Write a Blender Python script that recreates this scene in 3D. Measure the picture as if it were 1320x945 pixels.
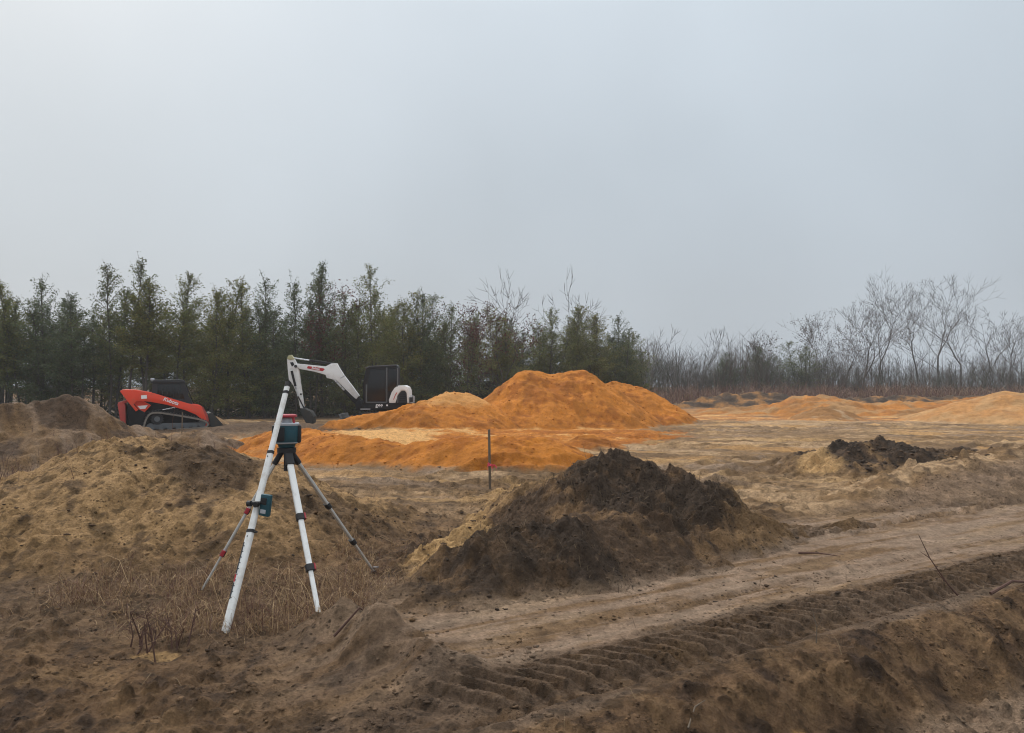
import bpy, bmesh, math, random
import numpy as np
from mathutils import Vector, Matrix

for o in list(bpy.data.objects):
    bpy.data.objects.remove(o)
SC = bpy.context.scene
COL = SC.collection
R = math.radians
rng = np.random.default_rng(7)
random.seed(7)

# ------------------------------------------------------------------ camera
cam_d = bpy.data.cameras.new('camera')
cam_d.sensor_width = 36.0
cam_d.lens = 27.27
cam_d.clip_start = 0.05
cam_d.clip_end = 3000
cam = bpy.data.objects.new('camera', cam_d)
cam.location = (0, 0, 1.70)
cam.rotation_euler = (R(90 + 1.46), 0, 0)
COL.objects.link(cam)
SC.camera = cam

# ------------------------------------------------------------------ sky
SUN_EL, SUN_AZ = 42.0, 38.0          # azimuth from +y towards -x
W = bpy.data.worlds.new('World')
SC.world = W
W.use_nodes = True
nt = W.node_tree
nt.nodes.clear()
N = nt.nodes.new
wo = N('ShaderNodeOutputWorld')
bg = N('ShaderNodeBackground')
sky = N('ShaderNodeTexSky')
sky.sky_type = 'NISHITA'
sky.sun_disc = False
sky.sun_elevation = R(SUN_EL)
sky.sun_rotation = R(-SUN_AZ)
sky.air_density = 1.5
sky.dust_density = 4.0
tc = N('ShaderNodeTexCoord')
sep = N('ShaderNodeSeparateXYZ')
ramp = N('ShaderNodeValToRGB')
els = ramp.color_ramp.elements
els[0].position = 0.0
els[0].color = (0.396, 0.444, 0.494, 1)
els[1].position = 1.0
els[1].color = (1.42, 1.46, 1.48, 1)
e = els.new(0.12); e.color = (0.386, 0.431, 0.482, 1)
e = els.new(0.28); e.color = (0.446, 0.500, 0.552, 1)
e = els.new(0.44); e.color = (0.526, 0.586, 0.640, 1)
ns = N('ShaderNodeTexNoise')
ns.inputs['Scale'].default_value = 2.6
ns.inputs['Detail'].default_value = 3.0
ns.inputs['Roughness'].default_value = 0.45
mr = N('ShaderNodeMapRange')
mr.inputs['From Min'].default_value = 0.3
mr.inputs['From Max'].default_value = 0.7
mr.inputs['To Min'].default_value = 0.925
mr.inputs['To Max'].default_value = 1.055
mul = N('ShaderNodeMix'); mul.data_type = 'RGBA'; mul.blend_type = 'MULTIPLY'
mul.inputs[0].default_value = 1.0
sc_ = N('ShaderNodeMix'); sc_.data_type = 'RGBA'; sc_.blend_type = 'MULTIPLY'
sc_.inputs[0].default_value = 1.0
sc_.inputs[7].default_value = (0.08, 0.08, 0.08, 1)      # nishita strength
mx = N('ShaderNodeMix'); mx.data_type = 'RGBA'
mx.inputs[0].default_value = 0.90                        # cloud cover
L = nt.links.new
L(tc.outputs['Generated'], sep.inputs[0])
L(sep.outputs['Z'], ramp.inputs[0])
L(tc.outputs['Generated'], ns.inputs['Vector'])
L(ns.outputs['Fac'], mr.inputs['Value'])
L(ramp.outputs['Color'], mul.inputs[6])
L(mr.outputs['Result'], mul.inputs[7])
L(sky.outputs['Color'], sc_.inputs[6])
L(sc_.outputs[2], mx.inputs[6])
L(mul.outputs[2], mx.inputs[7])
L(mx.outputs[2], bg.inputs['Color'])
bg.inputs['Strength'].default_value = 1.0
L(bg.outputs[0], wo.inputs['Surface'])

# ------------------------------------------------------------------ sun
sd = bpy.data.lights.new('sun', 'SUN')
sd.energy = 1.5
sd.angle = R(11)
sd.color = (1.0, 0.97, 0.93)
sun = bpy.data.objects.new('sun', sd)
sdir = Vector((-math.sin(R(SUN_AZ)) * math.cos(R(SUN_EL)), math.cos(R(SUN_AZ)) * math.cos(R(SUN_EL)), math.sin(R(SUN_EL))))
sun.rotation_euler = sdir.to_track_quat('Z', 'Y').to_euler()
sun.location = (0, 0, 60)
COL.objects.link(sun)

SC.view_settings.view_transform = 'Standard'
SC.view_settings.look = 'None'
SC.view_settings.exposure = 0.35
SC.view_settings.gamma = 1.0
SC.render.engine = 'CYCLES'
SC.cycles.use_denoising = True
SC.cycles.filter_width = 1.1
SC.cycles.max_bounces = 5
SC.cycles.volume_bounces = 1
SC.cycles.diffuse_bounces = 3
SC.cycles.transparent_max_bounces = 8

# ================================================================== noise
_prng = np.random.default_rng(1234)
_PERM = np.concatenate([_prng.permutation(1024)] * 3).astype(np.int32)
_GA = np.linspace(0, 2 * np.pi, 1024, endpoint=False)
_GX = np.cos(_GA).astype(np.float32); _GY = np.sin(_GA).astype(np.float32)

def perlin(x, y, seed=0):
    x, y = np.broadcast_arrays(np.asarray(x, float), np.asarray(y, float))
    ix = np.floor(x); iy = np.floor(y)
    fx = (x - ix).astype(np.float32); fy = (y - iy).astype(np.float32)
    ix = (ix.astype(np.int32) + seed * 37) & 1023; iy = (iy.astype(np.int32) + seed * 101) & 1023
    u = fx * fx * fx * (fx * (fx * 6 - 15) + 10)
    v = fy * fy * fy * (fy * (fy * 6 - 15) + 10)
    p0 = _PERM[ix]; p1 = _PERM[ix + 1]
    def g(p, dx, dy):
        h = _PERM[p + iy + dy]
        return _GX[h] * (fx - dx) + _GY[h] * (fy - dy)
    a = g(p0, 0, 0); b = g(p1, 1, 0); c = g(p0, 0, 1); d = g(p1, 1, 1)
    return (a + u * (b - a)) * (1 - v) + (c + u * (d - c)) * v

def fbm(x, y, octv=4, seed=0, gain=0.5):
    s = 0.0; a = 1.0; f = 1.0
    for i in range(octv):
        s = s + a * perlin(x * f + 17.3 * i, y * f - 9.1 * i, seed + i)
        a *= gain; f *= 2.03
    return s

def ridged(x, y, octv=4, seed=0, gain=0.5):
    s = 0.0; a = 1.0; f = 1.0
    for i in range(octv):
        s = s + a * (1 - 2.2 * np.abs(perlin(x * f + 5.3 * i, y * f + 3.7 * i, seed + i)))
        a *= gain; f *= 2.1
    return s

def clod_relief(x, y, cell, seed, prob=0.5, size=(0.25, 0.55)):
    """half-buried round lumps, one per lucky cell of a jittered grid; height in metres"""
    x, y = np.broadcast_arrays(np.asarray(x, float), np.asarray(y, float))
    qx = x / cell + 0.35 * perlin(x / cell * 0.8, y / cell * 0.8, seed); qy = y / cell + 0.35 * perlin(x / cell * 0.8 + 9, y / cell * 0.8, seed + 1)
    ix = np.floor(qx).astype(np.int32); iy = np.floor(qy).astype(np.int32)
    best = np.zeros(x.shape, np.float32)
    for dx in (-1, 0, 1):
        for dy in (-1, 0, 1):
            cx = ix + dx; cy = iy + dy
            h = _PERM[_PERM[(cx + seed * 37) & 1023] + ((cy + seed * 101) & 1023)]
            h2 = _PERM[h + 511]; h3 = _PERM[h2 + 257]; h4 = _PERM[h3 + 129]
            r = size[0] + (size[1] - size[0]) * (h3 / 1023.0) ** 2
            d2 = (qx - cx - h / 1023.0) ** 2 + ((qy - cy - h2 / 1023.0) * (0.8 + 0.5 * h3 / 1023.0)) ** 2
            b_ = np.sqrt(np.maximum(0, r * r - d2)) * ((h4 / 1023.0) < prob)
            best = np.maximum(best, b_)
    return best * cell

def sstep(a, b, x):
    t = np.clip((x - a) / (b - a), 0, 1)
    return t * t * (3 - 2 * t)

def mixc(c0, c1, f):
    return c0 + (np.asarray(c1) - c0) * f[..., None]

# ================================================================== materials
def new_mat(name):
    m = bpy.data.materials.new(name)
    m.use_nodes = True
    return m, m.node_tree, m.node_tree.nodes['Principled BSDF']

def paint(name, col, rough=0.45, metal=0.0, dirt=0.25, dirtcol=(0.16, 0.11, 0.07), scale=6.0, spec=0.5):
    """painted, plastic or metal surface with procedural grime and roughness variation"""
    m, t, b = new_mat(name)
    n = t.nodes.new
    co = n('ShaderNodeTexCoord')
    nz = n('ShaderNodeTexNoise'); nz.inputs['Scale'].default_value = scale; nz.inputs['Detail'].default_value = 6
    nz.inputs['Roughness'].default_value = 0.65
    cr = n('ShaderNodeMapRange'); cr.inputs['From Min'].default_value = 0.48; cr.inputs['From Max'].default_value = 0.78
    cr.inputs['To Min'].default_value = 0.0; cr.inputs['To Max'].default_value = dirt
    mixn = n('ShaderNodeMix'); mixn.data_type = 'RGBA'
    mixn.inputs[6].default_value = (*col, 1); mixn.inputs[7].default_value = (*dirtcol, 1)
    t.links.new(co.outputs['Object'], nz.inputs['Vector'])
    t.links.new(nz.outputs['Fac'], cr.inputs['Value'])
    t.links.new(cr.outputs['Result'], mixn.inputs[0])
    t.links.new(mixn.outputs[2], b.inputs['Base Color'])
    r2 = n('ShaderNodeMapRange'); r2.inputs['To Min'].default_value = rough * 0.8; r2.inputs['To Max'].default_value = min(1, rough * 1.4)
    t.links.new(nz.outputs['Fac'], r2.inputs['Value'])
    t.links.new(r2.outputs['Result'], b.inputs['Roughness'])
    b.inputs['Metallic'].default_value = metal
    b.inputs['Specular IOR Level'].default_value = spec
    return m

def soil_mat(name, bump=0.5, fine=55.0, speck=0.35, dist=0.02, crumb=0.60, lo=0.56, hi=1.42):
    """soil colour from the mesh, broken up by crumbs, damp specks and relief at three sizes"""
    m, t, b = new_mat(name)
    n = t.nodes.new
    lk = t.links.new
    at = n('ShaderNodeAttribute'); at.attribute_name = 'soil'
    ge = n('ShaderNodeNewGeometry')
    def noise(scale, det, ro):
        k = n('ShaderNodeTexNoise'); k.inputs['Scale'].default_value = scale; k.inputs['Detail'].default_value = det; k.inputs['Roughness'].default_value = ro
        lk(ge.outputs['Position'], k.inputs['Vector']); return k
    def rng_(src, a, b_, c, d):
        k = n('ShaderNodeMapRange')
        for q, v_ in zip(('From Min', 'From Max', 'To Min', 'To Max'), (a, b_, c, d)): k.inputs[q].default_value = v_
        lk(src, k.inputs['Value']); return k.outputs['Result']
    def mul(a, b_):
        k = n('ShaderNodeMath'); k.operation = 'MULTIPLY'
        lk(a, k.inputs[0])
        if isinstance(b_, float): k.inputs[1].default_value = b_
        else: lk(b_, k.inputs[1])
        return k.outputs[0]
    def add(a, b_):
        k = n('ShaderNodeMath'); k.operation = 'ADD'; lk(a, k.inputs[0]); lk(b_, k.inputs[1]); return k.outputs[0]
    n1 = noise(fine, 8, 0.75); n2 = noise(fine * 0.16, 7, 0.72); n3 = noise(fine * 0.045, 6, 0.65)
    vo = n('ShaderNodeTexVoronoi'); vo.inputs['Scale'].default_value = fine * 0.55; lk(ge.outputs['Position'], vo.inputs['Vector'])
    # crumbs: some cells of the cell pattern are small dark lumps
    sepc = n('ShaderNodeSeparateColor'); lk(vo.outputs['Color'], sepc.inputs[0])
    cell = rng_(sepc.outputs[0], 0.58, 0.72, 0.0, 1.0)
    core = rng_(vo.outputs['Distance'], 0.22, 0.42, 1.0, 0.0)
    cr = mul(mul(cell, core), rng_(n3.outputs['Fac'], 0.42, 0.58, 0.15, 1.0))
    f = mul(rng_(n1.outputs['Fac'], 0.3, 0.7, 1 - speck, 1 + speck * 0.9), rng_(n2.outputs['Fac'], 0.3, 0.7, lo, hi))
    f = mul(f, rng_(n3.outputs['Fac'], 0.3, 0.7, 0.84, 1.14))
    f = mul(f, rng_(cr, 0.0, 1.0, 1.0, 1.0 - crumb))
    mu = n('ShaderNodeVectorMath'); mu.operation = 'SCALE'
    lk(at.outputs['Color'], mu.inputs[0]); lk(f, mu.inputs['Scale'])
    lk(mu.outputs[0], b.inputs['Base Color'])
    b.inputs['Roughness'].default_value = 0.95
    b.inputs['Specular IOR Level'].default_value = 0.15
    bp0 = n('ShaderNodeBump'); bp0.inputs['Strength'].default_value = min(1.0, bump * 1.3); bp0.inputs['Distance'].default_value = dist * 3.5
    lk(n2.outputs['Fac'], bp0.inputs['Height']); lk(mul(at.outputs['Alpha'], min(1.0, bump * 1.3)), bp0.inputs['Strength'])
    bp = n('ShaderNodeBump'); bp.inputs['Strength'].default_value = bump; bp.inputs['Distance'].default_value = dist
    lk(add(n1.outputs['Fac'], mul(cr, 0.8)), bp.inputs['Height']); lk(bp0.outputs['Normal'], bp.inputs['Normal'])
    lk(bp.outputs['Normal'], b.inputs['Normal'])
    return m

def tint_mat(name, rough=0.7, trans=0.0, attr='tint'):
    m, t, b = new_mat(name)
    at = t.nodes.new('ShaderNodeAttribute'); at.attribute_name = attr
    t.links.new(at.outputs['Color'], b.inputs['Base Color'])
    b.inputs['Roughness'].default_value = rough
    b.inputs['Specular IOR Level'].default_value = 0.2
    if trans > 0:
        out = t.nodes['Material Output']
        tr = t.nodes.new('ShaderNodeBsdfTranslucent')
        ms = t.nodes.new('ShaderNodeMixShader'); ms.inputs[0].default_value = trans
        t.links.new(at.outputs['Color'], tr.inputs['Color'])
        t.links.new(b.outputs[0], ms.inputs[1]); t.links.new(tr.outputs[0], ms.inputs[2])
        t.links.new(ms.outputs[0], out.inputs['Surface'])
    return m

def bark_mat(name, c0, c1, scale=9):
    m, t, b = new_mat(name)
    n = t.nodes.new
    co = n('ShaderNodeTexCoord'); mp = n('ShaderNodeMapping'); mp.inputs['Scale'].default_value = (1, 1, 0.25)
    nz = n('ShaderNodeTexNoise'); nz.inputs['Scale'].default_value = scale; nz.inputs['Detail'].default_value = 5
    mixn = n('ShaderNodeMix'); mixn.data_type = 'RGBA'
    mixn.inputs[6].default_value = (*c0, 1); mixn.inputs[7].default_value = (*c1, 1)
    t.links.new(co.outputs['Object'], mp.inputs[0]); t.links.new(mp.outputs[0], nz.inputs['Vector'])
    t.links.new(nz.outputs['Fac'], mixn.inputs[0]); t.links.new(mixn.outputs[2], b.inputs['Base Color'])
    b.inputs['Roughness'].default_value = 0.9
    return m

M = {}
M['soil'] = soil_mat('soil', 0.85, 50, 0.42, 0.022)
M['sand'] = soil_mat('orange_sand', 0.6, 22, 0.20, 0.03, 0.22, 0.80, 1.18)
M['clod'] = soil_mat('clod_soil', 0.5, 70, 0.30, 0.01, 0.2, 0.8, 1.2)
M['leaf'] = tint_mat('leaf', 0.6, 0.35)
M['dry'] = tint_mat('dry_stem', 0.8, 0.1)
M['bark'] = bark_mat('bark', (0.035, 0.03, 0.026), (0.10, 0.088, 0.075))
M['bark_grey'] = bark_mat('grey_bark', (0.055, 0.05, 0.047), (0.14, 0.127, 0.117))
M['red'] = paint('red_paint', (0.74, 0.05, 0.014), 0.5, 0, 0.55, (0.30, 0.12, 0.07), 3.5)
M['red_faded'] = paint('red_guard_paint', (0.42, 0.05, 0.04), 0.55, 0, 0.35)
M['white'] = paint('white_paint', (0.76, 0.76, 0.75), 0.45, 0, 0.45, (0.36, 0.29, 0.22), 3.5)
M['black'] = paint('black_paint', (0.010, 0.010, 0.012), 0.5, 0, 0.15, (0.05, 0.04, 0.03), spec=0.22)
M['charcoal'] = paint('charcoal_plastic', (0.028, 0.029, 0.033), 0.55, 0, 0.25, (0.08, 0.065, 0.05), spec=0.25)
M['rubber'] = paint('rubber', (0.03, 0.029, 0.028), 0.85, 0, 0.75, (0.17, 0.14, 0.115), 5)
M['rubber_rim'] = paint('dusty_rubber', (0.19, 0.165, 0.14), 0.9, 0, 0.6, (0.10, 0.085, 0.07), 7)
M['steel'] = paint('track_steel', (0.11, 0.12, 0.13), 0.6, 0.3, 0.6, (0.15, 0.12, 0.09))
M['bucket'] = paint('worn_bucket_steel', (0.034, 0.035, 0.034), 0.65, 0.1, 0.5, (0.10, 0.07, 0.045), spec=0.25)
M['chrome'] = paint('cylinder_rod', (0.62, 0.63, 0.64), 0.25, 0.9, 0.1)
M['alu'] = paint('aluminium', (0.60, 0.60, 0.58), 0.45, 0.6, 0.5, (0.28, 0.24, 0.2), 14)
M['white_rod'] = paint('white_rod', (0.76, 0.76, 0.74), 0.45, 0, 0.6, (0.36, 0.30, 0.23), 11)
M['teal'] = paint('teal_housing', (0.006, 0.062, 0.085), 0.42, 0, 0.15)
M['rubber_black'] = paint('black_rubber', (0.012, 0.012, 0.014), 0.6, 0, 0.15)
M['red_plastic'] = paint('red_plastic', (0.36, 0.022, 0.035), 0.4, 0, 0.12)
M['pale_grey'] = paint('pale_grey_plastic', (0.42, 0.44, 0.47), 0.45, 0, 0.1)
M['wood'] = bark_mat('weathered_wood', (0.07, 0.05, 0.035), (0.19, 0.145, 0.10), 30)
M['ribbon'] = paint('pink_ribbon', (0.80, 0.10, 0.17), 0.5, 0, 0.0)
M['decal_red'] = paint('red_decal', (0.45, 0.012, 0.02), 0.35, 0, 0.1)
M['decal_white'] = paint('white_decal', (0.82, 0.82, 0.82), 0.4, 0, 0.1)
M['decal_black'] = paint('black_decal', (0.02, 0.02, 0.022), 0.4, 0, 0.1)
M['yellow_paint'] = paint('worn_yellow_joint', (0.42, 0.40, 0.22), 0.5, 0, 0.3)
gm, gt, gb = new_mat('tinted_glass')
gb.inputs['Base Color'].default_value = (0.006, 0.006, 0.007, 1)
gb.inputs['Specular IOR Level'].default_value = 0.4
gb.inputs['Roughness'].default_value = 0.07
gb.inputs['Transmission Weight'].default_value = 0.0
gn = gt.nodes.new('ShaderNodeTexNoise'); gn.inputs['Scale'].default_value = 5
gr = gt.nodes.new('ShaderNodeMapRange'); gr.inputs['To Min'].default_value = 0.05; gr.inputs['To Max'].default_value = 0.3
gt.links.new(gn.outputs['Fac'], gr.inputs['Value']); gt.links.new(gr.outputs['Result'], gb.inputs['Roughness'])
M['glass'] = gm

# ================================================================== object helpers
def tag(o, label=None, cat=None, group=None, kind=None):
    if label: o['label'] = label
    if cat: o['category'] = cat
    if group: o['group'] = group
    if kind: o['kind'] = kind
    return o

def link(name, me, mat=None, parent=None):
    o = bpy.data.objects.new(name, me)
    COL.objects.link(o)
    if parent: o.parent = parent
    if mat and len(me.materials) == 0: me.materials.append(mat)
    return o

def empty(name, loc=(0, 0, 0), rot=(0, 0, 0), parent=None):
    o = bpy.data.objects.new(name, None)
    o.empty_display_size = 0.2
    o.location = loc
    o.rotation_euler = rot
    COL.objects.link(o)
    if parent: o.parent = parent
    return o

def np_mesh(name, v, f, col=None, attr='soil', smooth=True, loose=None):
    """v (n,3), f (m,k) with k = 3 or 4, col (n,3) linear"""
    v = np.asarray(v, np.float32); f = np.asarray(f, np.int32)
    me = bpy.data.meshes.new(name)
    k = f.shape[1]
    me.vertices.add(len(v)); me.loops.add(f.size); me.polygons.add(len(f))
    me.vertices.foreach_set('co', v.ravel())
    me.loops.foreach_set('vertex_index', f.ravel())
    me.polygons.foreach_set('loop_start', np.arange(0, f.size, k, dtype=np.int32))
    me.polygons.foreach_set('use_smooth', np.full(len(f), smooth))
    me.update(calc_edges=True)
    if col is not None:
        a = me.attributes.new(attr, 'FLOAT_COLOR', 'POINT')
        c = np.ones((len(v), 4), np.float32); c[:, :3] = np.clip(col, 0.002, 0.95)
        if loose is not None: c[:, 3] = loose
        a.data.foreach_set('color', c.ravel())
    return me

def grid_faces(nr, nc):
    i = np.arange(nr * nc).reshape(nr, nc)
    return np.stack([i[:-1, :-1], i[:-1, 1:], i[1:, 1:], i[1:, :-1]], -1).reshape(-1, 4)

class MB:
    """collects shapes into one mesh"""
    def __init__(s): s.bm = bmesh.new()
    def _mark(s): return len(s.bm.verts)
    def box(s, c, size, rot=None, bev=0.0):
        r = bmesh.ops.create_cube(s.bm, size=1.0)
        mt = Matrix.Translation(c) @ (rot.to_4x4() if rot is not None else Matrix()) @ Matrix.Diagonal((*size, 1))
        bmesh.ops.transform(s.bm, matrix=mt, verts=r['verts'])
        if bev > 0:
            es = list({e for v in r['verts'] for e in v.link_edges})
            bmesh.ops.bevel(s.bm, geom=es, offset=bev, segments=2, affect='EDGES', profile=0.6)
        return s
    def prism(s, pts, y0, y1, bev=0.0):
        a = [s.bm.verts.new((p[0], y0, p[1])) for p in pts]
        b = [s.bm.verts.new((p[0], y1, p[1])) for p in pts]
        n = len(pts)
        fs = [s.bm.faces.new(a), s.bm.faces.new(b[::-1])]
        for i in range(n):
            fs.append(s.bm.faces.new((a[i], b[i], b[(i + 1) % n], a[(i + 1) % n])))
        bmesh.ops.recalc_face_normals(s.bm, faces=fs)
        if bev > 0:
            es = list(set(fs[0].edges) | set(fs[1].edges))
            bmesh.ops.bevel(s.bm, geom=es, offset=bev, segments=2, affect='EDGES', profile=0.6)
        return s
    def cyl(s, p0, p1, r0, r1=None, n=12, caps=True):
        r1 = r0 if r1 is None else r1
        p0 = Vector(p0); p1 = Vector(p1)
        d = (p1 - p0); q = d.to_track_quat('Z', 'Y').to_matrix()
        A = []; B = []
        for i in range(n):
            a = 2 * math.pi * i / n
            o = q @ Vector((math.cos(a), math.sin(a), 0))
            A.append(s.bm.verts.new(p0 + o * r0)); B.append(s.bm.verts.new(p1 + o * r1))
        fs = []
        for i in range(n):
            fs.append(s.bm.faces.new((A[i], A[(i + 1) % n], B[(i + 1) % n], B[i])))
        if caps:
            fs.append(s.bm.faces.new(A[::-1])); fs.append(s.bm.faces.new(B))
        return s
    def oval(s, p0, p1, w, d, w1=None, d1=None, n=14, side=None):
        """tube with an oval section, wide along side"""
        w1 = w if w1 is None else w1; d1 = d if d1 is None else d1
        p0 = Vector(p0); p1 = Vector(p1); z = (p1 - p0).normalized()
        x = Vector(side if side is not None else (1, 0, 0)); x = (x - z * x.dot(z)).normalized(); y = z.cross(x)
        A = []; B = []
        for i in range(n):
            a = 2 * math.pi * i / n
            cx = math.copysign(abs(math.cos(a)) ** 0.6, math.cos(a)); cy = math.copysign(abs(math.sin(a)) ** 0.6, math.sin(a))
            A.append(s.bm.verts.new(p0 + x * cx * w / 2 + y * cy * d / 2))
            B.append(s.bm.verts.new(p1 + x * cx * w1 / 2 + y * cy * d1 / 2))
        for i in range(n):
            s.bm.faces.new((A[i], A[(i + 1) % n], B[(i + 1) % n], B[i]))
        s.bm.faces.new(A[::-1]); s.bm.faces.new(B)
        return s
    def tube(s, pts, r, n=6):
        for i in range(len(pts) - 1):
            ra = r[i] if isinstance(r, (list, tuple)) else r
            rb = r[i + 1] if isinstance(r, (list, tuple)) else r
            s.cyl(pts[i], pts[i + 1], ra, rb, n)
        return s
    def build(s, name, mat, parent=None, smooth=True):
        me = bpy.data.meshes.new(name)
        bmesh.ops.recalc_face_normals(s.bm, faces=s.bm.faces)
        s.bm.to_mesh(me); s.bm.free()
        if smooth:
            me.polygons.foreach_set('use_smooth', [True] * len(me.polygons))
            me.set_sharp_from_angle(angle=R(35))
        return link(name, me, mat, parent)

def text_part(name, body, size, mat, parent, mtx, depth=0.004, shear=0.0, bold=0.0):
    cu = bpy.data.curves.new('lettering', 'FONT')
    cu.body = body; cu.size = size; cu.extrude = depth; cu.align_x = 'CENTER'; cu.align_y = 'CENTER'
    cu.shear = shear; cu.offset = bold
    t = bpy.data.objects.new('lettering', cu)
    COL.objects.link(t)
    bpy.context.view_layer.update()
    me = bpy.data.meshes.new_from_object(t.evaluated_get(bpy.context.evaluated_depsgraph_get()))
    bpy.data.objects.remove(t)
    me.transform(mtx)
    me.materials.clear()
    return link(name, me, mat, parent)

# ================================================================== terrain
RD = np.array((0.845, 0.535)); RN = np.array((-0.535, 0.845)); RO = np.array((-0.09, 4.45))
def road_st(x, y):
    dx = x - RO[0]; dy = y - RO[1]
    return dx * RD[0] + dy * RD[1], dx * RN[0] + dy * RN[1]

def tread(s, t, t0, w, seed, spacing=0.155, depth=0.066, curve=0.95):
    """imprint of a lugged tyre: sunk band, slanting lugs, knob holes on the near edge, spoil at both sides"""
    tw = t - t0 + 0.05 * fbm(s * 0.35, t * 0 + seed, 2, seed)
    u = tw / (w / 2)
    band = sstep(1.12, 0.86, np.abs(u))
    sw = s + 0.035 * fbm(s * 2.2, t * 2.5, 3, seed + 3) + 0.02 * fbm(s * 8, t * 8, 2, seed + 4)
    ph = sw / spacing + curve * u + 0.35 * u * u
    lug = sstep(-0.05, 0.45, np.sin(2 * np.pi * ph)) * sstep(-0.52, -0.22, u + 0.1 * fbm(s * 5, t * 5, 2, seed + 6))
    hole = sstep(0.0, 0.7, np.sin(2 * np.pi * (sw / spacing + 0.15))) * np.exp(-((u + 0.66) / 0.24) ** 2)
    keep = 0.35 + 0.65 * sstep(-0.6, -0.05, fbm(s * 0.7, t * 1.8, 4, seed + 9, 0.6))
    z = band * (-depth * 0.5 + lug * depth * 0.9 * keep) - hole * depth * 0.8 * keep
    z = z + band * 0.010 * fbm(s * 6, t * 6, 4, seed + 12, 0.65)
    spoil = np.exp(-((np.abs(u) - 1.28) / 0.2) ** 2) * (0.5 + fbm(s * 3, t * 5, 3, seed + 1))
    return z + spoil * 0.03, band

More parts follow.
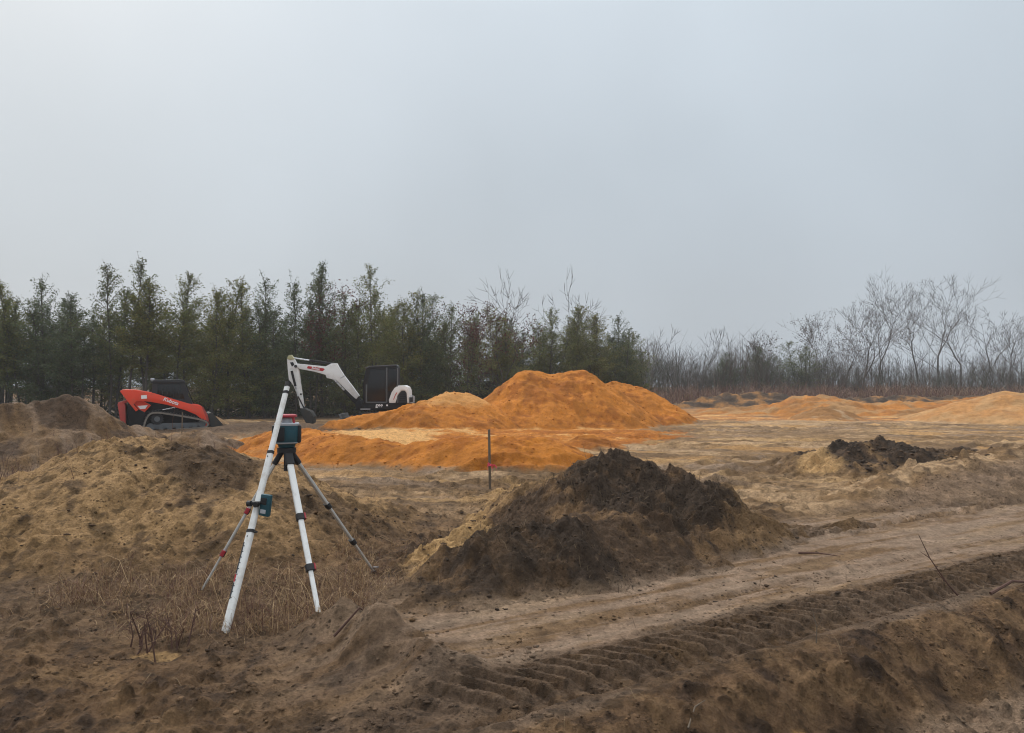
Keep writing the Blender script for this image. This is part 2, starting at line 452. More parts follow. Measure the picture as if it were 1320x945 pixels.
def base(x, y, detail=True):
    x = np.asarray(x, float); y = np.asarray(y, float)
    s, t = road_st(x, y)
    z = np.zeros_like(x)
    # far ground climbs slowly
    z = z + 0.016 * np.clip(y - 50, 0, 50) * sstep(50, 75, y)
    # broad swells
    z = z + 0.10 * fbm(x * 0.12, y * 0.12, 3, 3) * sstep(10, 16, y) + 0.05 * fbm(x * 0.5, y * 0.5, 3, 5)
    onroad = sstep(-0.64, -0.45, t) * sstep(2.75, 2.3, t) * sstep(-1.6, 0.2, s)
    z = z * (1 - 0.75 * onroad)
    # bank below the near wheel track
    edge = -0.62 + 0.10 * fbm(s * 0.9, t * 0 + 2.0, 3, 11)
    drop = sstep(edge, edge - 0.62, t)
    fade = sstep(-1.4, 0.9, s)
    z = z - drop * (0.34 * fade + 0.10 * (1 - fade)) * sstep(9, 2, np.abs(t))
    lip = np.exp(-((t - edge - 0.03) / 0.13) ** 2) * fade
    z = z + lip * (0.012 + 0.05 * fbm(s * 1.6, t * 2, 3, 21))
    # churned ridge at the left end of the road
    rx, ry = x + 0.86, y - 5.05
    ru = rx * 0.75 - ry * 0.66; rv = rx * 0.66 + ry * 0.75
    z = z + 0.24 * np.exp(-(rv / 0.24) ** 2) * sstep(1.0, 0.3, np.abs(ru)) * (0.8 + 0.8 * fbm(x * 2.5, y * 2.5, 3, 31))
    # loose ground in the left corner dips to the camera
    z = z - 0.14 * sstep(5.2, 3.6, y) * sstep(0.2, -1.2, x)
    # tilt of the ground under the track loader
    z = z + 0.27 * np.exp(-(((x + 9.4) / 2.6) ** 2 + ((y - 29.6) / 3.0) ** 2))
    # sand pad between the orange piles
    z = z + 0.10 * np.exp(-(((x + 3.7) / 2.2) ** 4 + ((y - 25.5) / 4) ** 4))
    if detail:
        near = sstep(16, 8, y)
        tr1, b1 = tread(s, t, -0.10, 0.58, 41)
        tr2, b2 = tread(s, t, 1.95, 0.36, 61, 0.17, 0.07, 1.2)
        tr3, b3 = tread(s, t, 3.75, 0.55, 81, 0.20, 0.055, 1.2)
        m1 = sstep(-1.1, 0.1, s); m2 = sstep(2.2, 3.4, s); m3 = sstep(4.6, 5.4, s) * sstep(12, 9, s)
        z = z + tr1 * m1 + tr2 * m2 + tr3 * m3
        smooth = np.clip(onroad, 0, 1)
        churn = 1 - np.maximum(smooth * 0.80, 0.95 * packed(x, y))
        # drag streaks along the road
        z = z + smooth * 0.012 * fbm(s * 0.5, t * 6.5, 4, 71) * (1 - b1 * m1)
        rut = np.exp(-((t - 0.62 - 0.10 * fbm(s * 0.5, t * 0, 2, 72)) / 0.05) ** 2)
        z = z - smooth * 0.030 * rut * sstep(-0.3, 0.3, fbm(s * 0.4, t * 0 + 8, 2, 73) + 0.25)
        # lumps and clods in the loose ground
        lump = fbm(x * 3.1, y * 3.1, 4, 51, 0.6)
        z = z + churn * (0.038 * lump + 0.040 * np.maximum(0, fbm(x * 6, y * 6, 4, 52, 0.65) - 0.10) + 0.022 * np.maximum(0, fbm(x * 13, y * 13, 3, 55, 0.6) - 0.10)) * near
        z = z + churn * drop * fade * 0.07 * fbm(x * 2.2, y * 2.2, 5, 53, 0.6)
        z = z + 0.004 * fbm(x * 24, y * 24, 3, 54, 0.7) * near
        nk = (y < 15) & (y > 2.0) & (np.abs(x) < 14)
        if nk.any():
            xn, yn = x[nk], y[nk]; ch = churn[nk] * near[nk]
            where = sstep(-0.35, 0.25, fbm(xn * 1.3, yn * 1.3, 4, 56, 0.6))
            cl = 0.30 * clod_relief(xn, yn, 0.30, 57, 0.45) + 0.9 * clod_relief(xn, yn, 0.13, 58, 0.6) + 0.9 * clod_relief(xn, yn, 0.065, 59, 0.6)
            z[nk] += cl * np.clip(ch * where * 0.85 + 0.02, 0, 1) * (1 - 0.7 * (b1 * m1)[nk])
        # ruts across the flats
        mid = sstep(9, 13, y) * sstep(46, 36, y)
        w1 = x * 0.97 - y * 0.23 + 0.8 * fbm(x * 0.08, y * 0.08, 2, 91); w2 = x * 0.23 + y * 0.97 + 0.8 * fbm(x * 0.08, y * 0.08, 2, 92)
        z = z + mid * (0.12 * fbm(w1 * 0.16, w2 * 0.95, 5, 93, 0.6) + 0.04 * fbm(x * 1.8, y * 1.8, 4, 94, 0.6))
        for (ax_, ay_, bx_, by_, bow, wd) in RUTS:
            dx, dy = bx_ - ax_, by_ - ay_; l_ = math.hypot(dx, dy)
            k = ((x - ax_) * dx + (y - ay_) * dy) / l_ ** 2
            d = ((x - ax_) * -dy + (y - ay_) * dx) / l_ + bow * np.sin(k * np.pi) + 0.25 * fbm(k * 4, k * 0 + ax_, 2, 96)
            inn = sstep(-0.02, 0.06, k) * sstep(1.02, 0.94, k)
            for off in (-wd / 2, wd / 2):
                q = (d - off) / 0.20
                prof = -0.08 * sstep(1.0, 0.7, np.abs(q)) + 0.075 * np.exp(-((np.abs(q) - 1.25) / 0.3) ** 2)
                rib = 0.018 * np.sin(k * l_ * 2 * np.pi / 0.22) * sstep(1.0, 0.6, np.abs(q))
                z = z + inn * (prof + rib) * (0.65 + 0.5 * fbm(x * 0.6, y * 0.6, 3, 97))
    return z

RUTS = [(-1.5, 12.2, 15.0, 22.5, 0.8, 1.5), (0.5, 11.6, 9.5, 20.0, -0.7, 1.5), (-3.0, 13.6, 4.5, 12.6, 0.5, 1.4), (3.0, 22.5, 24.0, 27.5, 1.2, 1.6),
        (2.0, 26.0, 20.0, 34.0, -1.2, 1.6), (5.5, 17.5, 22.0, 20.0, 0.8, 1.5), (-2.0, 14.2, 3.0, 15.0, 0.2, 1.3), (-11.0, 26.0, -3.0, 33.0, 1.0, 1.6)]

def ridge(x, y, pts, slope, r=0.25):
    out = np.full(np.shape(x), -9.0)
    if len(pts) == 1: pts = [pts[0], (pts[0][0] + 0.01, pts[0][1], pts[0][2])]
    for i in range(len(pts) - 1):
        ax, ay, ah = pts[i][:3]; bx, by, bh = pts[i + 1][:3]
        dx, dy = bx - ax, by - ay; l2 = dx * dx + dy * dy + 1e-9
        k = np.clip(((x - ax) * dx + (y - ay) * dy) / l2, 0, 1)
        d = np.hypot(x - ax - k * dx, y - ay - k * dy)
        h = ah + (bh - ah) * k - slope * (np.sqrt(d * d + r * r) - r)
        out = np.maximum(out, h)
    return out

def smax(a, b, k=0.12):
    h = np.clip(0.5 + 0.5 * (a - b) / k, 0, 1)
    return b + (a - b) * h + k * h * (1 - h)

# ---- the mounds: height above the ground around them (negative outside)
def warp(x, y, amp, f, seed):
    return x + amp * fbm(x * f, y * f, 3, seed), y + amp * fbm(x * f + 31, y * f, 3, seed + 7)

def h_centre(x, y):
    X, Y = warp(x, y, 0.22, 0.9, 101)
    a = ridge(X, Y, [(-1.15, 6.65, -0.03), (-0.85, 7.1, 0.12), (-0.45, 7.8, 0.27), (0.16, 8.2, 0.40), (0.70, 8.75, 0.58), (1.15, 9.2, 0.88)], 0.46, 0.2)
    b = ridge(X, Y, [(1.15, 9.2, 0.90), (1.45, 9.15, 0.76), (1.95, 9.05, 0.64), (2.40, 8.8, 0.34), (2.9, 8.75, 0.14), (3.6, 9.1, 0.10), (4.3, 9.7, 0.04)], 0.54, 0.25)
    c = ridge(X, Y, [(-0.50, 6.75, 0.16), (-0.05, 6.95, 0.34), (0.5, 7.3, 0.44), (1.2, 8.0, 0.52)], 0.55, 0.2)
    e = ridge(X, Y, [(-1.15, 5.95, 0.02), (-0.65, 6.3, 0.13), (-0.2, 6.6, 0.18)], 0.36, 0.2)
    c = smax(c, e)
    d = ridge(X, Y, [(-0.5, 10.6, 0.05), (0.4, 11.0, 0.20), (1.3, 10.4, 0.30)], 0.18, 0.4)
    h = smax(smax(smax(a, b), c), d)
    on = sstep(-0.02, 0.16, h)
    lum = fbm(x * 2.6, y * 2.6, 5, 111, 0.58)
    crag = ridged(x * 1.7, y * 1.7, 4, 117, 0.55) - 0.6
    dark = np.maximum(sstep(1.25, 0.6, np.hypot((x - 1.5) / 1.1, (y - 8.6) / 1.0)), sstep(1.3, 0.5, np.hypot((x - 0.1) / 0.9, (y - 6.8) / 0.6)))
    cl = 0.6 * clod_relief(x, y, 0.36, 122, 0.55) + 0.8 * clod_relief(x, y, 0.15, 123, 0.65) + 0.9 * clod_relief(x, y, 0.07, 124, 0.6)
    h = h + on * (0.12 * lum + 0.10 * fbm(x * 1.1, y * 1.1, 3, 126) + cl * (0.22 + 0.6 * dark) + dark * (0.06 * crag + 0.06 * np.maximum(0, fbm(x * 4.5, y * 4.5, 4, 121, 0.62) - 0.05)) - 0.03)
    h = h + 0.012 * fbm(x * 17, y * 17, 3, 131, 0.65) - 0.03
    return h

def dark_centre(x, y):
    n = 0.42 * fbm(x * 1.3, y * 1.3, 5, 141, 0.62) + 0.22 * fbm(x * 6, y * 6, 3, 142, 0.6)
    a = np.hypot((x - 1.50) / 1.05, (y - 8.60) / 0.95) + n
    b = np.hypot((x - 0.10) / 0.82, (y - 6.75) / 0.50) + n
    c = np.hypot((x + 0.5) / 0.75, (y - 6.25) / 0.30) + n
    return np.maximum(np.maximum(sstep(1.0, 0.82, a), sstep(1.0, 0.8, b)), 0.7 * sstep(1.0, 0.8, c))

def h_left(x, y):
    X, Y = warp(x, y, 0.30, 0.6, 201)
    a = ridge(X, Y, [(-5.6, 6.6, 0.18), (-4.95, 7.9, 0.50), (-4.45, 9.2, 1.12), (-3.63, 9.35, 0.98), (-3.0, 9.25, 0.78), (-2.44, 9.4, 0.52), (-1.86, 9.7, 0.32), (-0.95, 9.6, 0.04)], 0.44, 0.25)
    e = ridge(X, Y, [(-4.45, 9.2, 1.14), (-3.7, 9.2, 0.98)], 0.6, 0.15)
    b = ridge(X, Y, [(-3.55, 8.9, 0.93), (-3.2, 8.2, 0.55)], 0.5, 0.3)
    h = smax(smax(a, e, 0.1), b, 0.15)
    on = sstep(-0.02, 0.2, h)
    h = h + on * (0.08 * fbm(x * 1.3, y * 1.3, 4, 211, 0.5) + 0.024 * fbm(x * 4.2, y * 4.2, 4, 212, 0.6)
                  + (0.12 * clod_relief(x, y, 0.26, 215, 0.4) + 0.5 * clod_relief(x, y, 0.11, 216, 0.35) + 0.6 * clod_relief(x, y, 0.06, 217, 0.4)) * (0.15 + 0.75 * sstep(-0.2, 0.35, fbm(x * 1.6, y * 1.6, 4, 218, 0.6))))
    h = h + 0.010 * fbm(x * 19, y * 19, 3, 214, 0.65) - 0.03
    return h

def h_back(x, y):
    X, Y = warp(x, y, 0.4, 0.4, 301)
    a = ridge(X, Y, [(-14.5, 13.6, 0.55), (-11.6, 15.0, 0.72), (-9.75, 17.0, 1.46), (-9.2, 18.3, 0.85), (-8.9, 19.8, 0.1)], 0.66, 0.12)
    b = ridge(X, Y, [(-10.3, 15.2, 0.55), (-8.9, 16.2, 0.72)], 0.5, 0.3)
    c = ridge(X, Y, [(-9.6, 21.2, 0.28), (-8.2, 21.0, 0.42), (-6.9, 21.4, 0.12)], 0.45, 0.25)
    h = smax(smax(a, b, 0.2), c, 0.1)
    h = h + (0.12 * fbm(x * 0.9, y * 0.9, 5, 311, 0.6) + 0.05 * ridged(x * 1.3 + y * 0.7, y * 0.6 - x * 0.3, 3, 313) + 0.5 * clod_relief(x, y, 0.3, 314, 0.4)) * sstep(0, 0.3, h) - 0.03 + 0.015 * fbm(x * 6, y * 6, 3, 312)
    return h

def h_berm(x, y):
    s, t = road_st(x, y)
    tc_ = 3.02 + 0.14 * fbm(s * 0.5, s * 0, 3, 401)
    H = 0.10 + 0.34 * sstep(6.5, 10.5, s) + 0.20 * sstep(10, 13.5, s)
    H = H * sstep(3.0, 4.4, s) * sstep(24, 18, s)
    d = np.abs(t - tc_)
    h = H - 0.42 * (np.sqrt(d * d + 0.16) - 0.4) - 0.03
    far = sstep(tc_, tc_ + 1.6, t)
    h = h + 0.16 * far * 0.3 * H
    on = sstep(-0.02, 0.15, h)
    return h + on * (0.05 * fbm(x * 2.4, y * 2.4, 4, 411, 0.55) + 0.7 * clod_relief(x, y, 0.35, 414, 0.4) * sstep(-0.1, 0.3, fbm(x, y, 3, 415)) + 0.7 * clod_relief(x, y, 0.15, 416, 0.5)) + 0.008 * fbm(x * 15, y * 15, 3, 413, 0.6)

def h_debris(x, y):
    X, Y = warp(x, y, 0.35, 0.6, 501)
    a = ridge(X, Y, [(6.0, 15.0, 0.18), (6.7, 15.4, 0.52), (7.4, 15.6, 0.60), (8.1, 15.7, 0.42), (8.7, 16.2, 0.15)], 0.34, 0.2)
    b = ridge(X, Y, [(6.4, 14.5, 0.32), (7.0, 14.6, 0.25)], 0.4, 0.2)
    h = smax(a, b, 0.1)
    on = sstep(-0.02, 0.12, h)
    return h + on * (0.06 * fbm(x * 2.2, y * 2.2, 5, 511, 0.62) + 0.4 * clod_relief(x, y, 0.30, 513, 0.6) + 0.8 * clod_relief(x, y, 0.14, 514, 0.7)) - 0.05

def h_debris2(x, y):
    X, Y = warp(x, y, 0.3, 0.6, 521)
    h = ridge(X, Y, [(9.1, 17.6, 0.18), (10.0, 17.4, 0.30), (11.0, 17.2, 0.16)], 0.34, 0.2)
    return h + sstep(-0.02, 0.12, h) * 0.10 * fbm(x * 2.4, y * 2.4, 5, 522, 0.6) - 0.03

def orange_detail(x, y, h, seed, amp=1.0):
    on = sstep(0.0, 0.4, h)
    return h + amp * on * (0.10 * fbm(x * 0.7, y * 0.7, 4, seed, 0.5) + 0.035 * fbm(x * 3.1, y * 3.1, 4, seed + 1, 0.6)
                           + 0.045 * fbm(x * 2.3, y * 0.35, 3, seed + 2, 0.5) + 0.35 * clod_relief(x, y, 0.28, seed + 5, 0.35) * sstep(0.0, 0.4, fbm(x * 0.8, y * 0.8, 3, seed + 6))) + 0.015 * fbm(x * 9, y * 9, 2, seed + 3) - 0.04

def h_twin(x, y):
    X, Y = warp(x, y, 0.35, 0.35, 601)
    h = ridge(X, Y, [(0.30, 33.8, 2.05), (0.85, 34.0, 2.44), (1.15, 34.1, 2.40), (1.75, 34.2, 2.20), (2.6, 34.3, 2.40), (3.05, 34.3, 2.44), (3.7, 34.2, 2.0)], 0.70, 0.35)
    return orange_detail(x, y, h, 611)

def h_side(x, y):
    X, Y = warp(x, y, 0.35, 0.35, 621)
    h = ridge(X, Y, [(4.3, 37.0, 1.85), (4.9, 37.0, 2.02), (5.8, 36.8, 1.80), (6.7, 36.4, 1.25), (8.2, 35.8, 0.2)], 0.62, 0.3)
    return orange_detail(x, y, h, 631)

def h_flat(x, y):
    X, Y = warp(x, y, 0.25, 0.4, 641)
    h = ridge(X, Y, [(-7.0, 29.0, 0.02), (-6.3, 29.3, 0.35), (-5.2, 30.0, 0.72), (-3.6, 30.6, 1.12), (-2.5, 31.4, 1.50), (-1.9, 31.5, 1.46), (-1.2, 31.6, 1.10), (0, 31.6, 0.5)], 0.66, 0.55)
    g = ridge(X, Y, [(-4.6, 29.9, 0.80), (-3.2, 29.7, 0.75), (-2.2, 29.8, 0.55)], 0.75, 0.2)
    return orange_detail(x, y, smax(h, g, 0.1), 651, 0.7)

def h_front(x, y):
    X, Y = warp(x, y, 0.25, 0.5, 661)
    h = ridge(X, Y, [(-8.4, 23.4, 0.02), (-7.6, 22.6, 0.25), (-6.5, 21.6, 0.52), (-5.64, 20.5, 0.62), (-4.7, 19.0, 0.56), (-3.7, 17.6, 0.55), (-2.4, 16.9, 0.46), (-1.15, 16.4, 0.60), (-0.16, 16.2, 0.70), (0.65, 16.2, 0.66), (1.15, 16.1, 0.35), (1.6, 16.0, 0.0)], 0.52, 0.3)
    on = sstep(0.02, 0.2, h)
    return orange_detail(x, y, h, 671, 0.55) + on * 0.04 * fbm(x * 4.5, y * 4.5, 4, 672, 0.6)

def h_small(x, y):
    X, Y = warp(x, y, 0.2, 0.7, 681)
    return orange_detail(x, y, ridge(X, Y, [(1.7, 20.8, 0.25), (2.15, 21.6, 0.36), (2.6, 21.8, 0.26)], 0.36, 0.2), 683, 0.5)

def h_right(x, y):
    X, Y = warp(x, y, 0.4, 0.3, 701)
    a = ridge(X, Y, [(22.6, 38.4, 1.0), (24.4, 38.2, 1.46), (25.6, 38.2, 1.40), (28.5, 38.4, 0.9)], 0.36, 0.5)
    return orange_detail(x, y, a, 703, 0.6)

def h_long(x, y):
    X, Y = warp(x, y, 0.6, 0.25, 721)
    a = ridge(X, Y, [(9.5, 47, 0.05), (12.4, 46, 0.45), (15.3, 45, 0.75), (18.0, 45, 1.02), (20.2, 44.4, 0.85), (22.3, 44.0, 0.7), (26, 45, 0.95), (34, 46, 0.8)], 0.24, 0.6)
    a = a + 0.45 * fbm(x * 0.32, y * 0.32, 4, 725, 0.6) * sstep(0.1, 0.5, a)
    return orange_detail(x, y, a, 723, 0.9)

def h_lump(x, y):
    X, Y = warp(x, y, 0.3, 0.5, 741)
    return orange_detail(x, y, ridge(X, Y, [(14.9, 38.8, 0.40), (15.7, 39.2, 0.66), (16.6, 39.2, 0.45)], 0.42, 0.2), 743, 0.7)

def h_windrow(x, y):
    X, Y = warp(x, y, 0.8, 0.3, 761)
    h = ridge(X, Y, [(12.6, 60, 0.2), (14.6, 61, 0.62), (17.0, 62, 0.95), (21.5, 63, 1.05), (24.5, 64, 0.55), (30, 65, 0.7), (44, 66, 0.6)], 0.3, 0.3)
    return h + sstep(0, 0.3, h) * 0.30 * fbm(x * 0.9, y * 0.9, 5, 763, 0.62) - 0.05

C = {k: np.array(v, float) for k, v in dict(
    tan=(0.45, 0.295, 0.165), sand=(0.53, 0.325, 0.145), grey=(0.285, 0.196, 0.130), road=(0.272, 0.181, 0.118), gold=(0.395, 0.240, 0.112),
    brown=(0.192, 0.114, 0.058), dark=(0.060, 0.042, 0.030), loam=(0.100, 0.063, 0.039), olive=(0.258, 0.156, 0.076),
    orange=(0.49, 0.176, 0.027), orange_d=(0.36, 0.118, 0.018), orange_l=(0.66, 0.36, 0.13), rust=(0.31, 0.155, 0.058),
    litter=(0.080, 0.059, 0.042), dry=(0.19, 0.120, 0.070), red=(0.110, 0.055, 0.045)).items()}

def ramp3(n, a, b, c):
    """n about -0.6..0.6"""
    o = mixc(C[a] * np.ones(n.shape + (3,)), C[b], sstep(-0.35, 0.02, n))
    return mixc(o, C[c], sstep(0.02, 0.40, n))

def packed(x, y):
    s, t = road_st(x, y)
    w = 0.12 * fbm(x * 0.8, y * 0.8, 3, 801)
    return sstep(0.15, 0.32, t + w) * sstep(2.75, 2.35, t + w) * sstep(-1.2, 0.6, s)

def dark_clods(c, x, y, sa, sb, sc3, f=0.42):
    """some of the lumps are damp topsoil on a drier, paler crust"""
    k = (y < 15) & (y > 2.0) & (np.abs(x) < 14)
    if k.any():
        xn, yn = x[k], y[k]
        m = np.maximum(np.maximum(sstep(0.02, 0.06, clod_relief(xn, yn, 0.30, sa, 0.16)), sstep(0.008, 0.03, clod_relief(xn, yn, 0.13, sb, 0.26))), sstep(0.004, 0.014, clod_relief(xn, yn, 0.065, sc3, 0.26)))
        c[k] = c[k] * (1 - f * m)[..., None]
    return c

def packed_mix(c, x, y):
    d = dark_clods(c.copy(), x, y, 57, 58, 59); p = (0.85 * packed(x, y))[..., None]
    return d * (1 - p) + c * p

def col_base(x, y):
    s, t = road_st(x, y)
    n1 = fbm(x * 0.8, y * 0.8, 5, 801, 0.6); n2 = fbm(x * 3.3, y * 3.3, 4, 802, 0.6)
    w1 = x * 0.97 - y * 0.23; w2 = x * 0.23 + y * 0.97
    st = fbm(w1 * 0.13, w2 * 1.0, 5, 803, 0.6)
    flats = ramp3(st * 0.9 + 0.35 * n1 + 0.10, 'grey', 'olive', 'tan')
    flats = mixc(flats, C['sand'] * 0.95, sstep(0.15, 0.5, fbm(w1 * 0.1, w2 * 0.8, 4, 804)) * 0.7)
    flats = mixc(flats, C['loam'], sstep(0.25, 0.55, fbm(w1 * 0.22, w2 * 1.1, 5, 805, 0.6)) * 0.65)
    flats = mixc(flats, C['brown'] * 0.8, sstep(-0.05, 0.25, fbm(w1 * 0.2 + 40, w2 * 0.7, 5, 806, 0.62)) * 0.7)
    flats = mixc(flats, C['orange_l'] * 0.8, sstep(0.18, 0.42, fbm(w1 * 0.16, w2 * 0.5 + 13, 5, 807, 0.6)) * 0.55 * sstep(12, 17, y))
    c = flats
    near = sstep(12.5, 8.5, y)
    loose = ramp3(n1 * 0.5 + n2 * 0.6 + 0.03, 'loam', 'brown', 'olive') * np.array((0.90, 0.89, 0.92))
    c = mixc(c, loose, near)
    # road
    rs = fbm(s * 0.35, t * 4.5, 5, 811, 0.6)
    road = ramp3(rs + 0.3 * n2, 'brown', 'road', 'grey')
    road = mixc(road, C['tan'] * 0.75, sstep(0.1, 0.5, fbm(s * 0.5, t * 2.5, 4, 812)) * 0.35) * np.array((0.86, 0.87, 0.89))
    on = sstep(-0.62, -0.45, t + 0.1 * n1) * sstep(2.9, 2.35, t + 0.2 * n1) * sstep(-1.8, 0.4, s + 0.5 * n1)
    c = mixc(c, road, on)
    # wheel track turns up damper soil
    c = mixc(c, C['loam'] * 1.25, 0.7 * sstep(0.44, 0.30, np.abs(t + 0.12 + 0.06 * n1)) * sstep(-1.0, 0.2, s) * sstep(-0.5, 0.1, n2 + 0.15))
    # bank
    bank = sstep(-0.54, -0.66, t + 0.1 * n1) * sstep(-1.6, 0.2, s) * sstep(12, 8, y)
    c = mixc(c, ramp3(n1 * 0.4 + 0.6 * n2 + 0.06, 'loam', 'brown', 'olive') * np.array((0.88, 0.87, 0.92)), bank)
    low = sstep(-1.0, -1.25, t + 0.15 * n1) * sstep(1.2, 2.4, s)
    c = mixc(c, ramp3(n1 + n2 * 0.4, 'brown', 'road', 'grey'), low)
    # grass patch under the tripod
    g = sstep(1.1, 0.7, np.hypot((x + 2.6) / 2.2, (y - 6.2) / 1.15) + 0.3 * n1)
    c = mixc(c, C['dry'] * 0.95, g * 0.75)
    p = sstep(1.2, 0.7, np.hypot((x + 2.27) / 0.15, (y - 5.03) / 0.06) + 0.5 * n2)
    c = mixc(c, C['sand'] * 0.95, p * 0.8)
    p = sstep(1.2, 0.7, np.hypot((x - 1.62) / 0.07, (y - 4.36) / 0.035) + 0.6 * n2)
    c = mixc(c, C['orange_l'], p * 0.8)
    # reddish weeds behind the left mound
    g = sstep(1.1, 0.6, np.hypot((x + 8.2) / 2.6, (y - 11.8) / 2.4) + 0.3 * n1)
    c = mixc(c, C['red'], g * 0.85)
    # orange sand tracked around the piles
    o = np.minimum(np.hypot((x + 0.3) / 6.6, (y - 29.5) / 8.0), np.hypot((x + 4) / 5.5, (y - 23) / 6)) + 0.32 * n1 + 0.25 * st
    oc = ramp3(n1 * 0.8 + st * 0.6, 'orange_d', 'orange', 'orange_l')
    c = mixc(c, oc, sstep(1.02, 0.82, o) * sstep(15.6, 17.4, y))
    pad = sstep(1.05, 0.8, np.hypot((x + 4.2 - (y - 25.5) * -0.35) / 1.5, (y - 26) / 4.2) + 0.12 * n1)
    c = mixc(c, C['orange_l'], pad)
    o2 = sstep(35, 39, y + 3 * n1 + 2 * st) * sstep(62, 56, y + 3 * n1) * sstep(6.5, 10, x + 2 * n1)
    c = mixc(c, mixc(oc, C['tan'] * 0.9, np.full(x.shape, 0.25)), o2 * sstep(-0.35, 0.05, st + 0.25 * n1 + 0.1))
    c = mixc(c, C['tan'] * 0.95, np.exp(-((y - 36.4 - 0.05 * (x - 16)) / 0.9) ** 2) * sstep(8, 12, x) * 0.8)
    # bare dark ground by the loader and under the trees
    tl = (y - 37) - (x + 30) * 0.487
    d = sstep(-9, -5, tl + 2 * n1) * sstep(9.5, 6.5, x)
    c = mixc(c, C['litter'], np.clip(d, 0, 1) * 0.9)
    d2 = np.exp(-(((x + 11.5) / 6.5) ** 2 + ((y - 30.0) / 3.6) ** 2))
    c = mixc(c, C['loam'], sstep(0.15, 0.5, d2 + 0.2 * st) * 0.9)
    far = sstep(55, 62, y + 3 * n1)
    c = mixc(c, ramp3(n1, 'litter', 'dry', 'rust') * 0.8, far)
    c = packed_mix(c, x, y)
    return c * (1 + 0.10 * n2)[..., None]

def col_centre(x, y, h):
    n1 = fbm(x * 1.1, y * 1.1, 5, 821, 0.6); n2 = fbm(x * 4, y * 4, 4, 822, 0.6)
    c = ramp3(n1 * 0.9 + n2 * 0.6 + 0.04, 'loam', 'loam', 'brown') * 1.12
    # clean sand spilling down the left flank
    a = sstep(1.0, 0.75, np.hypot(((x + 0.68) * 0.5 + (y - 7.35) * 0.866) / 0.95, ((x + 0.68) * -0.866 + (y - 7.35) * 0.5) / 0.32) + 0.3 * n1)
    c = mixc(c, C['sand'] * 0.9, a)
    b = sstep(9.3, 10.1, y + 0.5 * n1 - 0.25 * (x - 0.5))
    c = mixc(c, ramp3(n1 + 0.2, 'brown', 'olive', 'sand'), b * 0.9)
    r = sstep(2.0, 2.5, x + 0.3 * n1)
    c = mixc(c, C['olive'] * 0.95, r * 0.75)
    d = dark_centre(x, y)
    return mixc(c, ramp3(n2 + 0.35 * n1 - 0.10, 'dark', 'dark', 'loam'), np.clip(d, 0, 1) * 0.80)

def col_left(x, y, h):
    n1 = fbm(x * 0.9, y * 0.9, 5, 831, 0.6); n2 = fbm(x * 4, y * 4, 4, 832, 0.6)
    c = ramp3(n1 * 0.8 + n2 * 0.4 + 0.22 + 0.05 * h, 'brown', 'gold', 'gold')
    top = np.maximum(sstep(1.0, 0.6, np.hypot((x + 3.35) / 0.75, (y - 9.0) / 0.8) + 0.35 * n1), 0.8 * sstep(1.0, 0.6, np.hypot((x + 2.0) / 0.9, (y - 8.6) / 0.5) + 0.4 * n1))
    c = mixc(c, C['loam'] * 1.1, top * 0.85)
    c = mixc(c, C['loam'], sstep(0.26, 0.46, fbm(x * 2.2, y * 2.2, 4, 833, 0.6)) * 0.7)
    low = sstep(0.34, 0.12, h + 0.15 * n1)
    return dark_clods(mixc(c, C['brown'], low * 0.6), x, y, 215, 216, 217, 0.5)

def col_back(x, y, h):
    n1 = fbm(x * 0.8, y * 0.8, 5, 841, 0.6); st = fbm(x * 1.5 + y * 1.2, (y - x) * 0.25, 4, 842, 0.6)
    c = ramp3(n1 * 0.7 + st * 0.8, 'loam', 'brown', 'olive')
    return mixc(c, C['grey'] * np.array((0.82, 0.84, 0.90)), sstep(-0.2, 0.35, st) * 0.8)

def col_berm(x, y, h):
    s, t = road_st(x, y)
    n1 = fbm(x * 1.1, y * 1.1, 5, 851, 0.6)
    c = ramp3(n1 + 0.15, 'brown', 'olive', 'tan')
    c = mixc(c, C['loam'], sstep(0.05, 0.4, fbm(x * 1.6, y * 1.6, 5, 852, 0.6)) * 0.8)
    return mixc(c, C['road'], sstep(2.9, 2.5, t) * 0.8)

def col_debris(x, y, h):
    n1 = fbm(x * 1.5, y * 1.5, 5, 861, 0.6); n2 = fbm(x * 5, y * 5, 3, 862)
    c = ramp3(n1 * 0.8 + n2 * 0.5 - 0.22, 'dark', 'loam', 'brown')
    e = np.maximum(sstep(0.28, 0.1, h + 0.2 * n1), sstep(0.35, 0.5, n1))
    c = mixc(c, C['olive'], e * 0.8)
    o = sstep(1.1, 0.6, np.hypot((x - 5.9) / 0.45, (y - 15.0) / 0.7) + 0.3 * n1)
    return mixc(c, C['sand'], o * 0.9)

def col_orange(x, y, h):
    n1 = fbm(x * 0.5, y * 0.5, 5, 871, 0.6); n2 = fbm(x * 3, y * 3, 3, 872, 0.6)
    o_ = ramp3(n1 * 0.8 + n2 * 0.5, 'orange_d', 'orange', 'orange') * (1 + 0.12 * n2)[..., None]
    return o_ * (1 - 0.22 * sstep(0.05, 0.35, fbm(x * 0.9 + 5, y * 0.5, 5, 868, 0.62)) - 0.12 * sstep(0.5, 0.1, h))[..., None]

def col_flat(x, y, h):
    c = col_orange(x, y, h)
    n1 = fbm(x * 0.9, y * 0.9, 4, 873)
    st = fbm(x * 0.7 + y, (y - x) * 3, 3, 874)
    top = sstep(0.85, 1.1, h + 0.15 * n1) * sstep(-4.6, -3.4, x)
    return mixc(c, C['orange_l'] * 0.95, top * (0.55 + 0.3 * st))

def col_front(x, y, h):
    c = col_orange(x, y, h)
    n1 = fbm(x * 1.2, y * 1.2, 4, 875)
    return mixc(c, C['rust'], sstep(0.12, 0.0, h + 0.1 * n1) * 0.6)

